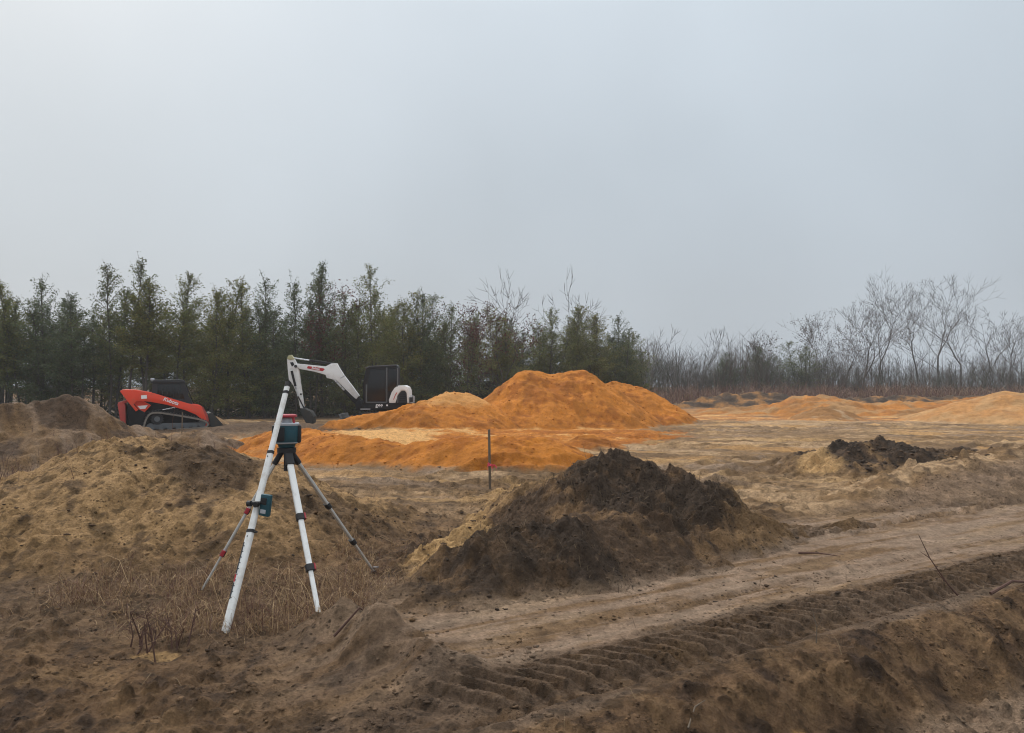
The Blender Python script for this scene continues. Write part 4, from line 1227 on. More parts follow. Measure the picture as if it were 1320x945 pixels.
LK = 0.029
def lp(px, py): return ((px - 212) * LK, (558 - (px - 190) * 0.09 - py) * LK)
lx, ly = -13.25, 29.8
loader = empty('track_loader', (lx, ly, gz(lx - 0.6, ly - 0.6) - 0.02), (0, R(-4), R(24)))
tag(loader, 'red compact track loader with black cab parked before the tree line', 'loader')
loop = [lp(*p) for p in [(184, 557.5), (186, 545), (192, 533), (201, 530.5), (215, 532.5), (238, 536.5), (255, 540), (264, 545), (262, 551.5), (250, 553), (220, 555.3), (200, 557)]]
for sd_ in (-1, 1):
    yc = sd_ * 0.78
    tr = belt(MB(), loop, 0.42, yc, 0.05, 0.035, 50).build('track', M['rubber'], loader)
    rim = belt(MB(), [(p[0] * 0.995, p[1] * 0.985 + 0.004) for p in loop], 0.015, yc + sd_ * 0.214, 0.06).build('track_edge', M['rubber_rim'], tr)
    fr = MB().prism([lp(*p) for p in [(193, 548), (210, 546), (252, 545), (258, 548), (252, 550.2), (220, 552), (198, 554), (190, 553)]], yc - 0.12, yc + 0.19 * sd_ if sd_ > 0 else yc + 0.12, 0.015)
    fr.build('track_frame', M['steel'], loader)
    sx, sz = lp(202, 540.5)
    sp = MB().cyl((sx, yc - 0.14, sz), (sx, yc + 0.14, sz), 0.20, n=24)
    for k in range(14):
        a = k * 2 * math.pi / 14
        sp.box((sx + math.cos(a) * 0.215, yc, sz + math.sin(a) * 0.215), (0.05, 0.06, 0.04), Matrix.Rotation(-a, 3, 'Y'))
    spo = sp.build('drive_sprocket', M['charcoal'], loader)
    MB().cyl((sx, yc - 0.19, sz), (sx, yc + 0.19, sz), 0.10, n=16).build('hub', M['steel'], spo)
    ix, iz = lp(255, 546.5)
    wheel('idler_wheel', ix, iz, 0.13, yc - 0.16, yc + 0.16, M['steel'], loader)
    ix, iz = lp(193.5, 551)
    wheel('idler_wheel', ix, iz, 0.14, yc - 0.16, yc + 0.16, M['steel'], loader)
    for px in (206, 216, 226, 236, 246):
        qx, qz = lp(px, 556.6 - (px - 190) * 0.062)
        wheel('track_roller', qx, qz + 0.09, 0.085, yc - 0.17, yc + 0.17, M['steel'], loader)
# chassis
MB().prism([lp(*p) for p in [(166, 549), (168, 523), (186, 516), (215, 519), (250, 530), (257, 540), (255, 547), (190, 550)]], -0.56, 0.56, 0.03).build('chassis', M['black'], loader)
MB().prism([lp(*p) for p in [(168, 524), (176, 510), (196, 509), (200, 520), (188, 527)]], -0.62, 0.62, 0.04).build('engine_cover', M['charcoal'], loader)
for sd_ in (-1, 1):
    yb = sd_ * 0.62
    MB().prism([lp(*p) for p in [(169, 550), (169, 524), (180, 520), (190, 529), (187, 541), (182, 553)]], yb - 0.13, yb + 0.13, 0.03).build('rear_fender', M['black'], loader)
    tw = MB().prism([lp(*p) for p in [(175, 519), (185, 516.5), (196, 523), (188, 532), (181, 528)]], sd_ * 0.73 - 0.05, sd_ * 0.73 + 0.05, 0.015).build('tower_plate', M['red'], loader)
    w = MB().prism([lp(*p) for p in [(180, 524), (192, 523), (189, 527.5), (183, 528)]], sd_ * 0.785 - 0.004, sd_ * 0.785 + 0.004).build('white_decal', M['decal_white'], tw)
    # lift arm
    arm = MB().prism([lp(*p) for p in [(161.5, 505.5), (165, 503.2), (178, 503.4), (200, 507.3), (222, 514.5), (240, 520.2), (254, 522.5), (258, 525), (262, 535), (264.5, 547.5), (258, 550.5), (255, 541), (248, 534.5), (236, 529), (214, 522), (194, 518.3), (180, 517.5), (176, 522), (181, 529), (178, 531), (170, 519)]], sd_ * 0.86 - 0.055, sd_ * 0.86 + 0.055, 0.018).build('lift_arm', M['red'], loader)
    a = MB().prism([lp(*p) for p in [(255.5, 523), (258, 525), (262.5, 536), (264.5, 547), (262, 548), (259.6, 536.5)]], sd_ * 0.92 - 0.004, sd_ * 0.92 + 0.004).build('arm_edge', M['red_faded'], arm)
    fx_, fz_ = lp(188.5, 512.4)
    MB().box((fx_, sd_ * 0.918, fz_), (0.19, 0.006, 0.13)).build('warning_label', M['decal_white'], arm)
    # brand lettering along the arm, front of the text towards the viewer's side
    tx, tz = lp(219.5, 517.6)
    ang = math.atan2(lp(229, 521)[1] - lp(210, 514.2)[1], lp(229, 521)[0] - lp(210, 514.2)[0])
    if sd_ < 0:
        mt = Matrix.Translation((tx, -0.922, tz)) @ Matrix.Rotation(-ang, 4, 'Y') @ Matrix.Rotation(R(90), 4, 'X')
    else:
        mt = Matrix.Translation((tx, 0.922, tz)) @ Matrix.Rotation(-ang, 4, 'Y') @ Matrix.Rotation(R(180), 4, 'Z') @ Matrix.Rotation(R(90), 4, 'X')
    text_part('lettering', 'Kubota', 0.185, M['decal_white'], arm, mt, 0.003, 0.12, 0.004)
    # lift cylinder
    p0 = lp(186, 534); p1 = lp(232, 524)
    cy = MB().cyl((p0[0], sd_ * 0.66, p0[1]), ((p0[0] + p1[0]) / 2, sd_ * 0.66, (p0[1] + p1[1]) / 2), 0.045).build('lift_cylinder', M['black'], loader)
    MB().cyl(((p0[0] + p1[0]) / 2, sd_ * 0.66, (p0[1] + p1[1]) / 2), (p1[0], sd_ * 0.66, p1[1]), 0.025).build('rod', M['chrome'], cy)
    hx, hz_ = lp(236, 497)
# cross tube between the arms
p = lp(170, 510)
MB().cyl((p[0], -0.84, p[1]), (p[0], 0.84, p[1]), 0.09, n=14).build('cross_tube', M['red'], loader)
p = lp(257, 541)
MB().cyl((p[0], -0.84, p[1]), (p[0], 0.84, p[1]), 0.06, n=14).build('cross_tube', M['red'], loader)
# rear guard and door
g = MB().prism([lp(*p) for p in [(157.5, 522), (160, 520), (165, 520.2), (166.5, 524), (165.5, 548.5), (160, 549)]], -0.72, 0.72, 0.03).build('rear_guard', M['red_faded'], loader)
MB().prism([lp(*p) for p in [(158, 520), (172, 515), (173, 517.5), (166, 521), (159, 522)]], -0.70, 0.70, 0.01).build('guard_top', M['red_faded'], g)
for k in range(5):
    q = lp(157.2, 526 + k * 4.2)
    MB().box((q[0], 0, q[1]), (0.03, 1.0, 0.035)).build('grille_bar', M['black'], g)
# cab
cabp = [lp(*p) for p in [(196, 519), (199, 494.5), (203, 492), (233, 490.8), (237.5, 493), (241, 509), (247, 524), (240, 532), (200, 528)]]
cab = MB().prism(cabp, -0.50, 0.50, 0.03).build('cab', M['charcoal'], loader)
MB().prism([lp(*p) for p in [(196.5, 494), (201, 490.2), (234, 488.8), (239, 491.8), (237, 493.4), (203, 494.2)]], -0.55, 0.55, 0.03).build('roof', M['charcoal'], cab)
q = lp(200, 489.5)
MB().box((q[0] - 0.02, -0.3, q[1]), (0.14, 0.14, 0.09), bev=0.02).build('work_light', M['pale_grey'], cab)
for sd_ in (-1, 1):
    MB().prism([lp(*p) for p in [(204, 510), (205, 496.5), (231.5, 495), (234.5, 507), (236, 515)]], sd_ * 0.503 - 0.006, sd_ * 0.503 + 0.006, 0.004).build('side_window', M['glass'], cab)
    bar = MB()
    for k in range(4):
        bx_, bz_ = lp(210 + k * 6.5, 505)
        bar.box((bx_, sd_ * 0.514, bz_ - 0.02 * k), (0.02, 0.008, 0.42))
    bar.build('window_guard', M['charcoal'], cab)
    q = lp(240.5, 503); MB().box((q[0], sd_ * 0.60, q[1]), (0.03, 0.12, 0.2), bev=0.012).build('mirror', M['charcoal'], cab)
q0 = lp(238.5, 495); q1 = lp(247, 522)
d_ = Vector((q1[0] - q0[0], 0, q1[1] - q0[1]))
MB().box(((q0[0] + q1[0]) / 2 + 0.01, 0, (q0[1] + q1[1]) / 2), (0.02, 0.86, d_.length * 0.92), Matrix.Rotation(math.atan2(d_.x, d_.z), 3, 'Y')).build('front_window', M['glass'], cab)
# bucket, lip out to the front
bp = [lp(*p) for p in [(263, 533), (267, 532), (268, 545), (272, 550), (286, 552.6), (286.5, 554.2), (270, 553.6), (264.5, 549)]]
bk = MB().prism(bp, -0.98, 0.98, 0.006).build('bucket', M['bucket'], loader)
for sd_ in (-1, 1):
    MB().prism([lp(*p) for p in [(265, 533), (270, 534), (280, 547.5), (285.5, 552.6), (285.5, 553.8), (271, 553), (265, 549)]], sd_ * 0.985 - 0.015, sd_ * 0.985 + 0.015).build('side_plate', M['bucket'], bk)
q = lp(285.5, 553.7); MB().box((q[0], 0, q[1]), (0.16, 1.98, 0.03)).build('cutting_edge', M['steel'], bk)
cpl = MB().box((lp(262.5, 542)[0] + 0.02, 0, lp(262.5, 542)[1]), (0.09, 1.1, 0.38), bev=0.02).build('coupler', M['black'], loader)
# the soil carried in the bucket
xs_, ys_ = np.meshgrid(np.linspace(1.62, 2.22, 22), np.linspace(-0.95, 0.95, 34))
zz_ = 0.02 + 0.36 * np.exp(-((xs_ - 1.72) / 0.42) ** 2) * (1 - 0.5 * np.abs(ys_)) + 0.05 * fbm(xs_ * 4, ys_ * 4, 3, 921)
me = np_mesh('bucket_load', np.stack([xs_, ys_, zz_], -1).reshape(-1, 3), grid_faces(34, 22), ramp3(fbm(xs_ * 2, ys_ * 2, 3, 922).ravel(), 'brown', 'olive', 'tan'))
o = link('soil_load', me, M['soil'])
o.matrix_world = Matrix.Translation(loader.location) @ Matrix.Rotation(R(24), 4, 'Z') @ Matrix.Rotation(R(-4), 4, 'Y')
tag(o, 'brown soil lying in the bucket of the red loader', 'soil')

# ================================================================== excavator
EK = 0.0336
def ep(px, py): return ((500 - px) * EK, 1.7 + (498 - py) * EK)
exx, exy = -5.40, 33.9
exc = empty('excavator', (exx, exy, gz(exx, exy) - 0.02), (0, 0, R(180 + 3)))
tag(exc, 'white and black compact excavator with folded boom behind the orange sand piles', 'excavator')
eloop = [(-1.15, 0.30), (-1.08, 0.55), (-0.85, 0.62), (0, 0.60), (0.9, 0.62), (1.12, 0.52), (1.2, 0.30), (1.08, 0.08), (0.85, 0.0), (-0.8, 0.0), (-1.05, 0.08)]
for sd_ in (-1, 1):
    yc = sd_ * 0.78
    tr = belt(MB(), eloop, 0.40, yc, 0.05, 0.03, 44).build('track', M['rubber'], exc)
    MB().prism([(-0.85, 0.14), (0.9, 0.14), (1.0, 0.3), (0.85, 0.46), (-0.8, 0.46), (-0.95, 0.3)], yc - 0.14, yc + 0.14, 0.03).build('track_frame', M['black'], exc)
    wheel('drive_sprocket', -0.86, 0.31, 0.25, yc - 0.12, yc + 0.17, M['charcoal'], exc)
    wheel('idler_wheel', 0.90, 0.31, 0.24, yc - 0.12, yc + 0.17, M['charcoal'], exc)
    for k in range(4):
        wheel('track_roller', -0.48 + k * 0.32, 0.13, 0.08, yc - 0.17, yc + 0.17, M['steel'], exc)
MB().box((0, 0, 0.42), (1.1, 1.2, 0.24), bev=0.04).build('undercarriage', M['black'], exc)
MB().cyl((0, 0, 0.52), (0, 0, 0.68), 0.52, n=28).build('slew_ring', M['charcoal'], exc)
# dozer blade
bl = MB().prism([(1.86, 0.08), (1.98, 0.04), (1.92, 0.22), (1.92, 0.4), (1.99, 0.52), (1.9, 0.53), (1.84, 0.36)], -0.98, 0.98, 0.006).build('dozer_blade', M['steel'], exc)
for sd_ in (-1, 1):
    MB().box((1.45, sd_ * 0.42, 0.32), (0.85, 0.11, 0.15), bev=0.02).build('blade_arm', M['steel'], bl)
# house: rounded deck
hp = []
for k in range(28):
    a = 2 * math.pi * k / 28
    rx = 1.02 if math.cos(a) > 0 else 1.0
    hp.append((math.copysign(abs(math.cos(a)) ** 0.55, math.cos(a)) * rx + 0.08, math.copysign(abs(math.sin(a)) ** 0.55, math.sin(a)) * 0.98))
hb = MB()
lo = [hb.bm.verts.new((x_ * 0.94, y_ * 0.94, 0.69)) for x_, y_ in hp]; mid_ = [hb.bm.verts.new((x_, y_, 0.76)) for x_, y_ in hp]; hi = [hb.bm.verts.new((x_, y_, 0.98)) for x_, y_ in hp]
hb.bm.faces.new(lo[::-1]); hb.bm.faces.new(hi)
for a_, b_ in ((lo, mid_), (mid_, hi)):
    for k in range(28): hb.bm.faces.new((a_[k], a_[(k + 1) % 28], b_[(k + 1) % 28], b_[k]))
house = hb.build('house', M['black'], exc)
MB().box((0.86, 0.97, 0.74), (0.42, 0.03, 0.035)).build('step', M['pale_grey'], house)
text_part('lettering', 'E88', 0.20, M['decal_white'], house, Matrix.Translation((0.28, 1.068, 0.86)) @ Matrix.Rotation(R(180), 4, 'Z') @ Matrix.Rotation(R(90), 4, 'X'), 0.004, 0.1, 0.006)
MB().cyl((-0.06, 1.055, 0.90), (-0.06, 1.072, 0.90), 0.04, n=10).build('decal', M['decal_white'], house)
# cab on the near side
cab = MB().prism([(-0.52, 0.98), (-0.52, 2.50), (-0.42, 2.58), (0.72, 2.52), (0.84, 2.46), (0.96, 1.75), (0.94, 0.98)], 0.06, 0.96, 0.035).build('cab', M['black'], exc)
MB().prism([(-0.50, 2.56), (-0.42, 2.63), (0.70, 2.57), (0.88, 2.49), (0.86, 2.45), (0.70, 2.53), (-0.42, 2.585)], 0.05, 0.97, 0.01).build('roof', M['steel'], cab)
MB().prism([(0.02, 1.08), (0.02, 2.42), (0.66, 2.38), (0.78, 1.75), (0.78, 1.08)], 0.963, 0.972, 0.004).build('door_glass', M['glass'], cab)
MB().prism([(-0.44, 1.5), (-0.44, 2.44), (-0.08, 2.43), (-0.08, 1.5)], 0.963, 0.972, 0.004).build('side_window', M['glass'], cab)
MB().prism([(0.855, 2.40), (0.985, 1.75), (0.965, 1.05), (0.975, 1.05), (0.995, 1.75), (0.87, 2.40)], 0.14, 0.88).build('front_window', M['glass'], cab)
for (x0_, x1_, z0_, z1_) in ((-0.06, 0.0, 1.0, 2.5), (0.79, 0.85, 1.0, 1.78), (-0.06, 0.85, 1.0, 1.05), (-0.52, -0.46, 1.0, 2.5)):
    MB().box(((x0_ + x1_) / 2, 0.972, (z0_ + z1_) / 2), (x1_ - x0_, 0.02, z1_ - z0_), bev=0.006).build('cab_post', M['steel'], cab)
MB().cyl((0.0, 1.0, 1.2), (0.0, 1.0, 1.75), 0.014, n=8).build('grab_handle', M['charcoal'], cab)
MB().tube([(0.92, 0.98, 2.0), (1.05, 1.10, 2.0), (1.05, 1.10, 1.8)], 0.012).build('mirror_arm', M['charcoal'], cab)
# seat and controls seen as dark shapes by the open deck in front of the cab
MB().box((1.02, 0.55, 1.05), (0.12, 0.5, 0.16), bev=0.03).build('front_step', M['charcoal'], exc)
# white engine hood wrapped round the rear corner: an arch with the dark side door in it
hood = MB().prism([(-0.14, 1.00), (-0.12, 1.12), (-0.24, 1.46), (-0.36, 1.64), (-0.52, 1.74), (-0.74, 1.75), (-0.88, 1.68), (-0.95, 1.52), (-0.98, 1.00), (-0.90, 1.00), (-0.87, 1.42), (-0.80, 1.52), (-0.66, 1.52), (-0.54, 1.40), (-0.44, 1.12), (-0.40, 1.00)], -0.96, 0.985, 0.03).build('engine_hood', M['white'], exc)
MB().prism([(-0.42, 1.0), (-0.55, 1.38), (-0.66, 1.50), (-0.80, 1.50), (-0.87, 1.41), (-0.9, 1.0)], -0.93, 0.94, 0.01).build('side_door', M['charcoal'], hood)
MB().prism([(-0.34, 1.14), (-0.40, 1.30), (-0.48, 1.44), (-0.44, 1.44), (-0.36, 1.28), (-0.31, 1.14)], 0.986, 0.992).build('decal', M['decal_red'], hood)
for k in range(4):
    MB().box((-0.70, 0.945, 1.10 + 0.09 * k), (0.26, 0.014, 0.03)).build('louver', M['black'], hood)
MB().prism([(-0.98, 0.78), (-1.10, 0.86), (-1.10, 1.22), (-0.99, 1.24)], -0.9, 0.9, 0.04).build('counterweight', M['charcoal'], exc)
rl = MB()
for yy_ in (0.3, 0.9): rl.tube([(-1.0, yy_, 1.0), (-1.16, yy_, 1.02), (-1.16, yy_, 1.28), (-1.0, yy_, 1.3)], 0.014)
rl.cyl((-1.16, 0.3, 1.15), (-1.16, 0.9, 1.15), 0.014); rl.build('rear_rail', M['pale_grey'], exc)
# swing bracket and boom (boom runs beside the cab)
BY = -0.12
MB().prism([(1.0, 0.62), (1.38, 0.66), (1.42, 0.95), (1.25, 1.12), (1.02, 1.0)], BY - 0.2, BY + 0.2, 0.03).build('swing_bracket', M['black'], exc)
boom_pts = [ep(*p) for p in [(462.5, 510), (458.5, 514.5), (452, 509), (433.5, 490.5), (427, 488.5), (420.5, 487), (419, 483), (405, 479), (386, 475.5), (382.5, 473), (383, 468.5), (400, 470.2), (419, 472), (426, 468.4), (433.5, 468), (436, 473), (443, 484), (453, 497)]]
boom = MB().prism(boom_pts, BY - 0.13, BY + 0.13, 0.025).build('boom', M['white'], exc)
MB().prism([ep(*p) for p in [(462, 511), (468, 519), (470, 526), (464, 527), (455, 514)]], BY - 0.11, BY + 0.11, 0.02).build('boom_foot', M['black'], boom)
MB().prism([ep(*p) for p in [(438, 487), (444, 483.5), (444.6, 484.3), (438.6, 488)]], BY + 0.131, BY + 0.137).build('weld_seam', M['pale_grey'], boom)
dec = MB().prism([ep(*p) for p in [(395.5, 472.9), (397, 471.6), (416.5, 474.6), (418, 476), (415.5, 478.3), (396, 474.8)]], BY + 0.132, BY + 0.138).build('decal', M['decal_red'], exc)
dec.parent = boom
a0 = ep(400, 473.4); a1 = ep(413, 476.2)
ang = math.atan2(a1[1] - a0[1], -(a1[0] - a0[0]))
mt = Matrix.Translation(((a0[0] + a1[0]) / 2, BY + 0.142, (a0[1] + a1[1]) / 2)) @ Matrix.Rotation(R(180), 4, 'Z') @ Matrix.Rotation(-ang, 4, 'Y') @ Matrix.Rotation(R(90), 4, 'X')
text_part('lettering', 'Bobcat', 0.125, M['decal_white'], boom, mt, 0.002, 0.1, 0.003)
def ram(name, p0, p1, split, r, y, parent, flip=False):
    a = Vector((p0[0], y, p0[1])); b = Vector((p1[0], y, p1[1])); m_ = a.lerp(b, split)
    c_ = MB().cyl(a, m_, r, n=14).build(name, M['black'], parent)
    MB().cyl(m_, b, r * 0.55, n=10).build('rod', M['chrome'], c_)
    for q_ in (a, b): pass
    return c_
ram('arm_cylinder', ep(432.5, 469.4), ep(374.5, 460.6), 0.60, 0.055, BY, exc)
for sd_ in (-1, 1):
    ram('boom_cylinder', ep(466, 528), ep(428, 487), 0.60, 0.062, BY + sd_ * 0.10, exc)
for off_ in (-0.05, 0.05):
    MB().tube([(ep(464, 520)[0], BY - 0.15 + off_ * 0.3, ep(464, 520)[1] + 0.1), (ep(446, 494)[0], BY - 0.15, ep(446, 494)[1] + off_), (ep(432, 477)[0], BY - 0.15, ep(432, 477)[1] + off_ + 0.05), (ep(400, 469.6)[0], BY - 0.14, ep(400, 469.6)[1] + off_ * 0.6), (ep(385, 467)[0], BY - 0.14, ep(385, 467)[1] + off_)], 0.014).build('hydraulic_hose', M['rubber_black'], boom)
# arm
arm_pts = [ep(*p) for p in [(369.5, 462), (371, 458.5), (375, 457.6), (378.5, 462), (383, 471), (385, 479), (386.5, 493), (389.5, 512), (391.3, 524), (390, 527.5), (387, 527), (384, 512), (378, 497), (372, 489), (370.5, 476)]]
arm = MB().prism(arm_pts, BY - 0.11, BY + 0.11, 0.02).build('arm', M['white'], exc)
MB().prism([ep(*p) for p in [(369.6, 462.5), (371, 458.3), (375, 457.2), (379, 462.6), (374, 464)]], BY - 0.135, BY + 0.135, 0.015).build('arm_joint', M['yellow_paint'], arm)
MB().cyl((ep(381, 472)[0], BY - 0.19, ep(381, 472)[1]), (ep(381, 472)[0], BY + 0.19, ep(381, 472)[1]), 0.06, n=14).build('pivot_pin', M['charcoal'], arm)
MB().cyl((ep(387.8, 508)[0], BY - 0.15, ep(387.8, 508)[1]), (ep(387.8, 508)[0], BY + 0.15, ep(387.8, 508)[1]), 0.04, n=12).build('pivot_pin', M['charcoal'], arm)
MB().prism([ep(*p) for p in [(373.5, 467), (377.5, 466.5), (379, 470), (376, 472.5)]], BY + 0.111, BY + 0.117).build('recess', M['black'], arm)
ram('bucket_cylinder', ep(376, 478), ep(384.5, 512), 0.58, 0.05, BY + 0.16, exc)
lk = MB()
lk.cyl((ep(384.5, 511)[0], BY + 0.16, ep(384.5, 511)[1]), (ep(393, 528)[0], BY + 0.14, ep(393, 528)[1]), 0.028)
lk.cyl((ep(384.5, 511)[0], BY - 0.16, ep(384.5, 511)[1]), (ep(393, 528)[0], BY - 0.14, ep(393, 528)[1]), 0.028)
lk.build('bucket_link', M['charcoal'], exc)
bkt = MB().prism([ep(*p) for p in [(388, 526), (393, 526.5), (401, 530), (405.5, 537), (404.5, 545), (398, 549), (397.4, 547.6), (403, 543.5), (403.6, 537.5), (400, 532), (392, 529)]], BY - 0.34, BY + 0.34, 0.006).build('bucket', M['bucket'], exc)
for sd_ in (-1, 1):
    MB().prism([ep(*p) for p in [(388, 526), (393, 526.5), (401, 530), (405.2, 537), (404, 545), (398, 548.6), (392, 538)]], BY + sd_ * 0.345 - 0.012, BY + sd_ * 0.345 + 0.012).build('side_plate', M['bucket'], bkt)
for k in range(4):
    q = ep(396.8, 549.2)
    MB().box((q[0] + 0.03, BY - 0.28 + k * 0.187, q[1] - 0.005), (0.16, 0.06, 0.04)).build('tooth', M['steel'], bkt)

# ================================================================== survey tripod, laser, rod, receiver
APEX = Vector((-1.855, 6.40, 1.165))
def foot(x, y): return Vector((x, y, gz(x, y)))
tri = empty('survey_tripod', (APEX.x, APEX.y, gz(APEX.x, APEX.y)))
tag(tri, 'aluminium survey tripod with red and black clamps standing in dry grass', 'tripod')
TO = Vector(tri.location)
def loc(p): return Vector(p) - TO
feet = [(foot(-1.385, 5.63), 0.052, 'white_rod', 'front leg, white, facing the camera', ('red_plastic', 'rubber_black')),
        (foot(-1.245, 7.10), 0.042, 'alu', 'grey rear leg pointing right', ('rubber_black', 'rubber_black')),
        (foot(-2.52, 6.32), 0.040, 'alu', 'thin left leg with red clamps', ('red_plastic', 'rubber_black'))]
MB().cyl(loc(APEX + Vector((0, 0, -0.01))), loc(APEX + Vector((0, 0, 0.03))), 0.075, n=28).build('head_plate', M['rubber_black'], tri)
MB().cyl(loc(APEX + Vector((0, 0, -0.16))), loc(APEX + Vector((0, 0, -0.01))), 0.022, n=14).build('centre_screw', M['rubber_black'], tri)
for (F, w, mt_, lab, cl) in feet:
    out = Vector((F.x - APEX.x, F.y - APEX.y, 0)).normalized()
    top = APEX + out * 0.055 + Vector((0, 0, -0.03))
    side = Vector((0, 0, 1)).cross(out)
    F2 = F + (F - top).normalized() * 0.03
    leg = MB().oval(loc(top.lerp(F2, 0.02)), loc(top.lerp(F2, 0.40)), w, w * 0.72, n=14, side=side).build('leg', M[mt_], tri)
    leg['label'] = lab
    MB().oval(loc(top.lerp(F2, 0.39)), loc(top.lerp(F2, 0.70)), w * 0.84, w * 0.58, side=side).build('middle_section', M[mt_], leg)
    MB().oval(loc(top.lerp(F2, 0.69)), loc(top.lerp(F2, 0.965)), w * 0.68, w * 0.46, side=side).build('lower_section', M[mt_], leg)
    k_ = MB(); k_.oval(loc(top + (top - F2).normalized() * 0.03), loc(top.lerp(F2, 0.065)), w * 1.35, w * 1.1, side=side); k_.build('hinge', M['rubber_black'], leg)
    for j, fr_ in enumerate((0.40, 0.70)):
        c_ = top.lerp(F2, fr_); ax = (F2 - top).normalized()
        MB().oval(loc(c_ - ax * 0.025), loc(c_ + ax * 0.025), w * 1.25, w * 1.0, side=side).build('clamp', M['rubber_black'], leg)
        lv = MB(); q = c_ + side * w * 0.66
        lv.oval(loc(q - ax * 0.028), loc(q + ax * 0.02), w * 0.34, w * 0.8, side=side); lv.build('clamp_lever', M[cl[0]], leg)
    ft = MB(); ax = (F2 - top).normalized()
    ft.oval(loc(top.lerp(F2, 0.955)), loc(F2 - ax * 0.02), w * 0.9, w * 0.8, w * 0.8, w * 0.7, side=side)
    ft.cyl(loc(F2 - ax * 0.03), loc(F2 + ax * 0.05), w * 0.3, 0.004, n=8)
    ft.build('foot', M['rubber_black'], leg)
    if mt_ == 'alu' and F.y > 6.8:
        MB().box(loc(F + Vector((0.01, -0.02, 0.06))), (0.05, 0.04, 0.012), bev=0.004).build('foot_pedal', M['steel'], leg)
# rotary laser level
LS = Vector((-1.855, 6.40, 1.20))
las = empty('laser_level', LS, (0, 0, R(14)))
tag(las, 'teal and black rotary laser level with red cage on top of the tripod', 'laser level')
lb = MB()
def ring(z, w, d, n=32, ex=0.5):
    return [(math.copysign(abs(math.cos(2 * math.pi * k / n)) ** ex, math.cos(2 * math.pi * k / n)) * w / 2, math.copysign(abs(math.sin(2 * math.pi * k / n)) ** ex, math.sin(2 * math.pi * k / n)) * d / 2, z) for k in range(n)]
def loft(mb, rs):
    R_ = [[mb.bm.verts.new(p) for p in r] for r in rs]
    n = len(R_[0])
    mb.bm.faces.new(R_[0][::-1]); mb.bm.faces.new(R_[-1])
    for a, b in zip(R_[:-1], R_[1:]):
        for k in range(n): mb.bm.faces.new((a[k], a[(k + 1) % n], b[(k + 1) % n], b[k]))
    return mb
loft(lb, [ring(0.0, 0.13, 0.13, ex=0.9), ring(0.02, 0.14, 0.14, ex=0.8), ring(0.035, 0.175, 0.165), ring(0.05, 0.182, 0.17), ring(0.165, 0.190, 0.172), ring(0.18, 0.185, 0.168)])
body = lb.build('body', M['teal'], las)
for sgn in (-1, 1):
    MB().box((sgn * 0.098, 0, 0.108), (0.035, 0.12, 0.145), bev=0.014).build('side_grip', M['rubber_black'], body)
MB().box((-0.045, -0.088, 0.11), (0.062, 0.012, 0.115), bev=0.005).build('keypad', M['rubber_black'], body)
MB().box((0.035, -0.0885, 0.10), (0.07, 0.006, 0.085), bev=0.002).build('front_panel', M['teal'], body)
loft(MB(), [ring(0.178, 0.192, 0.176), ring(0.192, 0.20, 0.182), ring(0.200, 0.19, 0.172)]).build('top_collar', M['pale_grey'], las)
loft(MB(), [ring(0.028, 0.160, 0.152), ring(0.036, 0.186, 0.176), ring(0.042, 0.188, 0.178)]).build('base_trim', M['pale_grey'], las)
cg = MB()
for k in range(4):
    a = R(45 + 90 * k)
    cg.tube([(math.cos(a) * 0.082, math.sin(a) * 0.075, 0.195), (math.cos(a) * 0.072, math.sin(a) * 0.066, 0.25)], 0.009)
cage = cg.build('cage_post', M['red_plastic'], las)
loft(MB(), [ring(0.245, 0.150, 0.140, ex=0.75), ring(0.252, 0.165, 0.152, ex=0.75), ring(0.264, 0.160, 0.148, ex=0.75), ring(0.270, 0.12, 0.11, ex=0.75)]).build('cage_top', M['red_plastic'], las)
loft(MB(), [ring(0.196, 0.085, 0.085, ex=1), ring(0.235, 0.078, 0.078, ex=1), ring(0.246, 0.05, 0.05, ex=1)]).build('rotor_head', M['pale_grey'], las)
# grade rod leaning on the laser
B0 = Vector((-2.01, 5.48, gz(-2.01, 5.48) - 0.01)); T0 = Vector((-1.825, 6.33, 1.735))
rod = empty('grade_rod', B0)
tag(rod, 'white telescopic grade rod leaning against the tripod', 'grade rod')
def rl_(t): return (T0 - B0) * t
ax = (T0 - B0).normalized(); sdv = Vector((0.86, -0.5, 0))
s1 = MB().oval(rl_(0.0), rl_(0.37), 0.060, 0.042, side=sdv, n=18).build('outer_section', M['white_rod'], rod)
s2 = MB().oval(rl_(0.365), rl_(0.69), 0.052, 0.036, side=sdv, n=18).build('middle_section', M['white_rod'], rod)
s3 = MB().oval(rl_(0.685), rl_(0.985), 0.045, 0.031, side=sdv, n=18).build('inner_section', M['white_rod'], rod)
MB().oval(rl_(0.978), rl_(1.0), 0.049, 0.034, side=sdv).build('top_cap', M['rubber_black'], rod)
MB().oval(rl_(-0.004), rl_(0.012), 0.064, 0.042, side=sdv).build('end_cap', M['alu'], rod)
for t_, w_ in ((0.37, 0.068), (0.688, 0.059), (0.952, 0.050)):
    c_ = MB().oval(rl_(t_ - 0.006), rl_(t_ + 0.006), w_, w_ * 0.68, side=sdv).build('section_clamp', M['rubber_black'], rod)
    if t_ < 0.5: MB().cyl(rl_(t_), rl_(t_) + sdv * 0.065, 0.008, n=8).build('lock_lever', M['rubber_black'], c_)
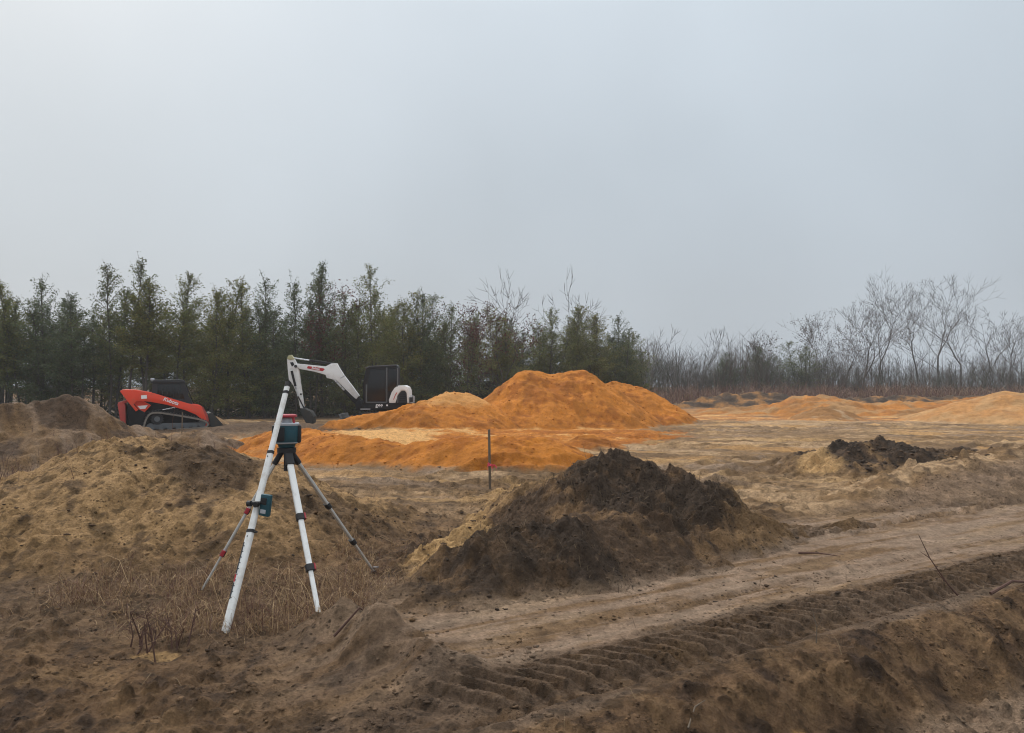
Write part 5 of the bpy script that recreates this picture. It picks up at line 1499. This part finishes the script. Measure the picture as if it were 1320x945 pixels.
# printed scale on the outer section
fy = sdv.normalized(); nz_ = ax.cross(fy); nz_ = nz_ if nz_.y < 0 else -nz_
def mark(name, t0, t1, off, w, mat, par):
    mb = MB(); c_ = rl_((t0 + t1) / 2) + nz_ * 0.0215 + fy * off
    m_ = Matrix((fy, nz_, ax)).transposed()
    mb.box(c_, (w, 0.002, (t1 - t0) * (T0 - B0).length), m_)
    return mb.build(name, mat, par)
mark('scale_strip', 0.115, 0.175, -0.017, 0.012, M['decal_black'], s1)
mark('scale_strip', 0.178, 0.205, -0.017, 0.012, M['decal_red'], s1)
mark('scale_strip', 0.208, 0.325, -0.017, 0.010, M['decal_black'], s1)
for k in range(10):
    mark('scale_tick', 0.12 + k * 0.021, 0.1235 + k * 0.021, -0.006, 0.010, M['decal_black'], s1)
mark('hole', 0.345, 0.351, 0.0, 0.008, M['decal_black'], s1)
mark('hole', 0.665, 0.671, 0.0, 0.007, M['decal_black'], s2)
# laser receiver clamped to the rod
RC = B0 + rl_(0.475) + fy * 0.075 + Vector((0, -0.005, 0))
rec = empty('laser_receiver', RC, (0, 0, R(-14)))
tag(rec, 'small teal laser receiver clamped to the white grade rod', 'laser receiver')
MB().box((0.012, 0, 0.0), (0.085, 0.036, 0.165), Matrix.Rotation(R(7), 3, 'Y'), bev=0.012).build('body', M['teal'], rec)
MB().box((0.005, -0.0195, 0.032), (0.05, 0.004, 0.05), Matrix.Rotation(R(7), 3, 'Y'), bev=0.0015).build('display', M['rubber_black'], rec)
MB().box((0.0, -0.0195, -0.045), (0.045, 0.004, 0.03), Matrix.Rotation(R(7), 3, 'Y'), bev=0.0015).build('label_plate', M['pale_grey'], rec)
cl_ = MB(); cl_.box((-0.06, 0.005, 0.012), (0.075, 0.062, 0.026), bev=0.006); cl_.build('clamp', M['rubber_black'], rec)
MB().cyl((-0.135, -0.01, 0.008), (-0.105, -0.01, 0.010), 0.022, n=14).build('clamp_knob', M['rubber_black'], rec)
MB().cyl((-0.042, -0.055, 0.010), (-0.042, -0.025, 0.010), 0.021, n=14).build('clamp_knob', M['rubber_black'], rec)

# ================================================================== stakes
def stake(x, y, h, w, label, ribbon=False, lean=0.0):
    z = gz(x, y)
    st_ = empty('survey_stake', (x, y, z), (0, lean, R(20)))
    tag(st_, label, 'stake', 'survey stakes')
    mb = MB().box((0, 0, h / 2 - 0.08), (w, w * 0.45, h + 0.16), bev=0.003)
    mb.build('shaft', M['wood'], st_)
    if ribbon:
        zc = 0.40
        MB().oval((0, 0, zc - 0.018), (0, 0, zc + 0.018), w * 1.5, w * 1.1).build('ribbon_knot', M['ribbon'], st_)
        V = []; F_ = []; k = 0
        for path in ([(0.02, -0.02, zc), (0.07, -0.04, zc - 0.005), (0.11, -0.045, zc - 0.05), (0.105, -0.05, zc - 0.11)], [(-0.02, -0.02, zc), (-0.055, -0.03, zc - 0.02), (-0.05, -0.03, zc - 0.09)],
                     [(0.01, -0.03, zc), (0.04, -0.05, zc - 0.05), (0.03, -0.05, zc - 0.10)], [(0.0, -0.02, zc + 0.01), (-0.03, -0.04, zc + 0.035), (-0.05, -0.045, zc + 0.02)]):
            for i, p in enumerate(path):
                tw_ = 0.014 * math.cos(i * 0.7)
                V += [(p[0], p[1] - tw_ * 0.6, p[2] + 0.014), (p[0], p[1] + tw_ * 0.6, p[2] - 0.014)]
                if i: F_.append((k - 2, k - 1, k + 1, k))
                k += 2
        me = bpy.data.meshes.new('ribbon_tail'); me.from_pydata(V, [], F_)
        link('ribbon_tail', me, M['ribbon'], st_)
    # soil heeled in around the foot
    return st_
stake(-0.36, 12.75, 0.98, 0.040, 'tall wooden stake with pink ribbon before the low orange sand pile', True, R(-1))
stake(-10.2, 24.0, 0.85, 0.034, 'thin grey stake standing in front of the red loader', False, R(1))

# ================================================================== sticks and stalks
def twig(name, pts, r, label, cat='stick', mat='wood', kids=()):
    mb = MB(); P = [Vector(p) for p in pts]
    mb.tube(P, [r * (1 - 0.7 * i / (len(P) - 1)) for i in range(len(P))], 6)
    for (i, d, l) in kids:
        mb.cyl(P[i], P[i] + Vector(d).normalized() * l, r * 0.5, r * 0.15, 5)
    o = mb.build(name, M[mat])
    return tag(o, label, cat)
def on(x, y, dz=0.0): return (x, y, gz(x, y) + dz)
p0 = Vector(on(3.70, 6.42, -0.03))
M['twig_red'] = bark_mat('reddish_twig', (0.05, 0.024, 0.018), (0.13, 0.065, 0.045), 20)
twig('twig', [p0, p0 + Vector((-0.10, 0.04, 0.13)), p0 + Vector((-0.22, 0.08, 0.33)), p0 + Vector((-0.30, 0.10, 0.52))], 0.009, 'thin reddish twig sticking up at the edge of the wheel track', 'twig', 'twig_red', [(1, (-0.8, 0.1, 0.9), 0.14), (2, (-0.9, 0, 0.6), 0.10)])
twig('branch', [on(3.86, 6.30, 0.02), on(4.10, 6.40, 0.06), on(4.4, 6.5, 0.07), on(4.9, 6.62, 0.05)], 0.014, 'bare branch lying along the top of the bank at the right edge', 'branch', 'twig_red')
twig('weed_stalk', [on(1.99, 5.12, -0.02), on(2.0, 5.13, 0.10), on(1.98, 5.16, 0.20)], 0.005, 'pale dry stalk standing on the bank below the wheel track', 'stalk', 'wood', [(1, (0.5, -0.2, 1), 0.08)])
twig('twig', [on(2.48, 4.10, 0.01), on(2.53, 4.06, 0.013)], 0.007, 'short pale stick on the flat ground in the right corner', 'stick', 'alu')
twig('twig', [on(0.92, 4.10, 0.01), on(0.98, 4.2, 0.02), on(1.05, 4.26, 0.02)], 0.006, 'thin pale stick lying on the bank at the bottom of the picture', 'stick', 'wood')
twig('branch', [on(2.9, 7.9, 0.02), on(3.08, 7.85, 0.03), on(3.25, 7.72, 0.02)], 0.012, 'short dark stick beside the far wheel track near the dark mound', 'stick', 'twig_red')
twig('branch', [on(-1.15, 5.05, 0.03), on(-1.0, 5.12, 0.05), on(-0.84, 5.25, 0.03)], 0.009, 'dark bent stick on the ground to the right of the tripod front foot', 'stick', 'twig_red')

# weed clump by the rod
wc = empty('weed_clump', on(-2.32, 5.15))
tag(wc, 'cluster of dark red dead weed stalks at the foot of the tripod', 'weeds')
for k in range(13):
    bx_, by_ = rng.normal(0, 0.10), rng.normal(0, 0.06); h_ = rng.uniform(0.08, 0.26)
    q = Vector((bx_, by_, gz(-2.32 + bx_, 5.15 + by_) - wc.location.z - 0.02)); e_ = q + Vector((rng.normal(0, 0.04), rng.normal(0, 0.04), h_))
    mb = MB().tube([q, q.lerp(e_, 0.5) + Vector((rng.normal(0, 0.01), 0, 0)), e_], [0.006, 0.005, 0.003], 5)
    for j in range(4):
        m_ = q.lerp(e_, rng.uniform(0.5, 1)); mb.cyl(m_, m_ + Vector((rng.normal(0, 0.035), rng.normal(0, 0.03), rng.uniform(0.01, 0.06))), 0.003, 0.001, 4)
    mb.build('stalk', M['twig_red'], wc)

# ================================================================== grass, clods, roots
# dry grass round the tripod and left corner
nG = 80000
gx = rng.uniform(-6.2, -0.7, nG); gy = rng.uniform(4.2, 8.6, nG)
den = fbm(gx * 1.1, gy * 1.1, 4, 931, 0.6) + 0.75 * sstep(1.25, 0.4, np.hypot((gx + 2.2) / 2.1, (gy - 6.2) / 1.15)) - 0.42 * sstep(5.3, 4.4, gy) - 0.2
den = den - 1.6 * sstep(0.10, 0.34, h_left(gx, gy))
den = den - 1.5 * sstep(-1.25, -0.75, gx - 0.3 * (gy - 6.0))
k = rng.random(nG) < sstep(-0.15, 0.7, den)
gx, gy = gx[k], gy[k]; n = len(gx)
hg = rng.gamma(2.2, 0.030, n) * (0.7 + 0.9 * sstep(0, 0.7, den[k]))
v, f, c = blades(n, gx, gy, hg, np.full(n, 0.0042), pick([(0.34, 0.225, 0.12), (0.25, 0.155, 0.085), (0.42, 0.29, 0.16), (0.15, 0.08, 0.052), (0.20, 0.12, 0.07), (0.11, 0.055, 0.042)], n), 1.25, 0.6)
tag(link('dry_grass', np_mesh('dry_grass', v, f, c, 'tint', False), M['dry']), 'short matted dry grass around the feet of the tripod', 'grass', kind='stuff')
# reddish weeds behind the left mound
nR = 7000
gx = rng.normal(-8.0, 1.5, nR); gy = rng.normal(11.8, 1.4, nR)
v, f, c = blades(nR, gx, gy, rng.gamma(4, 0.05, nR), np.full(nR, 0.007), pick([(0.12, 0.062, 0.05), (0.085, 0.045, 0.04), (0.17, 0.105, 0.07)], nR), 0.5)
tag(link('red_weeds', np_mesh('red_weeds', v, f, c, 'tint', False), M['dry']), 'reddish dead weeds in the hollow at the left edge', 'weeds', kind='stuff')

ico = bmesh.new(); bmesh.ops.create_icosphere(ico, subdivisions=1, radius=1.0)
IV = np.array([v_.co[:] for v_ in ico.verts]); ico.faces.ensure_lookup_table(); IF = np.array([[v_.index for v_ in f_.verts] for f_ in ico.faces]); ico.free()
def clods(name, px, py, size, cols, label, flat=0.65):
    n = len(px)
    z = ground_z(px, py)
    sc3 = size[:, None] * np.stack([rng.uniform(0.7, 1.5, n), rng.uniform(0.7, 1.3, n), rng.uniform(0.5, 1.0, n) * flat], 1)
    V = IV[None] * (1 + 0.28 * rng.normal(size=(n, len(IV), 1))) * sc3[:, None]
    a = rng.uniform(0, 6.28, n); ca, sa = np.cos(a)[:, None], np.sin(a)[:, None]
    X = V[..., 0] * ca - V[..., 1] * sa + px[:, None]; Y = V[..., 0] * sa + V[..., 1] * ca + py[:, None]; Z = V[..., 2] + z[:, None] + sc3[:, 2:3] * 0.25
    v = np.stack([X, Y, Z], -1).reshape(-1, 3)
    f = (IF[None] + (np.arange(n) * len(IV))[:, None, None]).reshape(-1, 3)
    me = np_mesh(name, v, f, np.repeat(cols, len(IV), 0), 'soil', True)
    return tag(link(name, me, M['clod']), label, 'clods', kind='stuff')

# clods on the mounds and banks
px = []; py = []; sz = []; cc = []
def scatter(n, x0, x1, y0, y1, s0, s1, w, pal):
    x = rng.uniform(x0, x1, n); y = rng.uniform(y0, y1, n)
    k = rng.random(n) < w(x, y)
    x, y = x[k], y[k]; m = len(x)
    px.append(x); py.append(y); sz.append(s0 * (s1 / s0) ** (rng.random(m) ** 2.2)); cc.append(pick([C[p_] for p_ in pal], m, 0.3) if pal else col_base(x, y) * rng.uniform(0.5, 1.05, (m, 1)))
scatter(9000, -1.2, 3.2, 6.1, 9.8, 0.005, 0.022, lambda x, y: 0.03 + 0.5 * dark_centre(x, y) * sstep(6.6, 6.9, y) + 0 * dark_centre(x, y), ('dark', 'dark', 'loam'))
scatter(5000, -6.5, 0, 5.5, 10.5, 0.005, 0.028, lambda x, y: 0.10 + 0.75 * sstep(0.05, 0.4, fbm(x * 1.7, y * 1.7, 4, 941)), ('loam', 'brown', 'dark'))
def bankw(x, y):
    s, t = road_st(x, y)
    return (sstep(-0.5, -0.7, t) * 0.5 + 0.04) * sstep(-0.25, 0.4, fbm(x * 1.5, y * 1.5, 4, 942) + 0.12)
scatter(14000, -1.5, 5.5, 3.2, 8.0, 0.0035, 0.022, bankw, None)
scatter(8000, -3.6, 0.2, 3.4, 5.6, 0.0035, 0.022, lambda x, y: 0.45 * sstep(-0.2, 0.4, fbm(x * 1.5, y * 1.5, 4, 943)), None)
def rdw(x, y):
    s, t = road_st(x, y)
    return 0.8 * np.exp(-((t - 0.62) / 0.12) ** 2) * sstep(-0.1, 0.3, fbm(s * 0.6, t, 3, 944)) + 0.7 * np.exp(-((t - 2.35) / 0.16) ** 2) + 0.015
scatter(9000, -0.5, 9.0, 4.5, 12.5, 0.004, 0.022, rdw, None)
scatter(4500, 5.2, 12.5, 13.0, 18.2, 0.010, 0.06, lambda x, y: 0.9 * np.maximum(sstep(-0.02, 0.15, h_debris(x, y)) * sstep(6.0, 6.4, x), sstep(0, 0.1, h_debris2(x, y))), ('dark', 'dark', 'loam'))
scatter(3000, 2.5, 16.0, 7.5, 18.0, 0.012, 0.07, lambda x, y: 0.6 * sstep(0.05, 0.25, h_berm(x, y)) * sstep(0.0, 0.3, fbm(x, y, 3, 945)), ('loam', 'brown', 'dark'))
scatter(2500, -3, 14, 9.5, 24, 0.012, 0.05, lambda x, y: 0.5 * sstep(0.1, 0.4, fbm(x * 0.6, y * 1.2, 4, 946)), None)
def crumbw(x, y):
    s, t = road_st(x, y)
    return (0.25 + 0.75 * sstep(-0.25, 0.1, -t)) * sstep(-0.15, 0.45, fbm(x * 2.1, y * 2.1, 4, 947, 0.65))
scatter(26000, -3.4, 4.6, 3.3, 7.0, 0.003, 0.011, crumbw, None)
clods('soil_clods', np.concatenate(px), np.concatenate(py), np.concatenate(sz), np.concatenate(cc), 'scattered crumbs and clods of dark soil over mounds, bank and road')
px = []; py = []; sz = []; cc = []
scatter(2600, -8.5, 1.6, 14.6, 24, 0.008, 0.035, lambda x, y: 0.7 * sstep(-0.02, 0.05, h_front(x, y)), ('orange_d', 'orange', 'orange'))
scatter(3500, -7, 9, 28.5, 38, 0.01, 0.05, lambda x, y: 0.6 * sstep(0.0, 0.05, np.maximum(np.maximum(h_twin(x, y), h_flat(x, y)), h_side(x, y))), ('orange_d', 'orange', 'orange'))
clods('sand_clods', np.concatenate(px), np.concatenate(py), np.concatenate(sz), np.concatenate(cc), 'small crumbs of orange sand lying on the sand piles')

# fine roots and straw in the dark mound
nF = 5200
fx = rng.uniform(-0.9, 2.9, nF); fy_ = rng.uniform(6.3, 9.6, nF)
k = rng.random(nF) < 0.05 + 0.9 * dark_centre(fx, fy_)
fx, fy_ = fx[k], fy_[k]; n = len(fx)
v, f, c = blades(n, fx, fy_, rng.gamma(2.5, 0.032, n), np.full(n, 0.0045), pick([(0.06, 0.043, 0.03), (0.10, 0.07, 0.045), (0.19, 0.135, 0.08), (0.04, 0.03, 0.022)], n), 1.2, 0.7)
tag(link('root_fibres', np_mesh('root_fibres', v, f, c, 'tint', False), M['dry']), 'fine dead roots and straw bristling from the dark soil mound', 'roots', kind='stuff')
# straw litter on bank, road edge and left corner
nL = 5000
fx = rng.uniform(-4.2, 6, nL); fy_ = rng.uniform(3.3, 9, nL)
s_, t_ = road_st(fx, fy_)
k = rng.random(nL) < (0.08 + 0.5 * ((t_ < -0.3) | (s_ < -0.8)) * sstep(-0.1, 0.4, fbm(fx * 1.3, fy_ * 1.3, 3, 951)))
fx, fy_ = fx[k], fy_[k]; n = len(fx)
v, f, c = blades(n, fx, fy_, rng.gamma(2.5, 0.016, n), np.full(n, 0.003), pick([(0.25, 0.18, 0.10), (0.16, 0.11, 0.065), (0.09, 0.06, 0.04)], n), 2.0, 0.9, 0.0)
tag(link('straw_litter', np_mesh('straw_litter', v, f, c, 'tint', False), M['dry']), 'broken bits of straw strewn over the loose foreground soil', 'straw', kind='stuff')

# ================================================================== haze
hz_ = MB().box((10, 40, 8.5), (260, 200, 21.5)).build('haze', None)
hm = bpy.data.materials.new('haze'); hm.use_nodes = True
ht = hm.node_tree; ht.nodes.clear()
ho = ht.nodes.new('ShaderNodeOutputMaterial'); hv = ht.nodes.new('ShaderNodeVolumePrincipled')
hv.inputs['Color'].default_value = (0.95, 0.97, 1.0, 1)
hv.inputs['Density'].default_value = 0.0008
ht.links.new(hv.outputs[0], ho.inputs['Volume'])
hz_.data.materials.append(hm)
tag(hz_, 'thin pale mist hanging over the clearing', 'haze', kind='stuff')
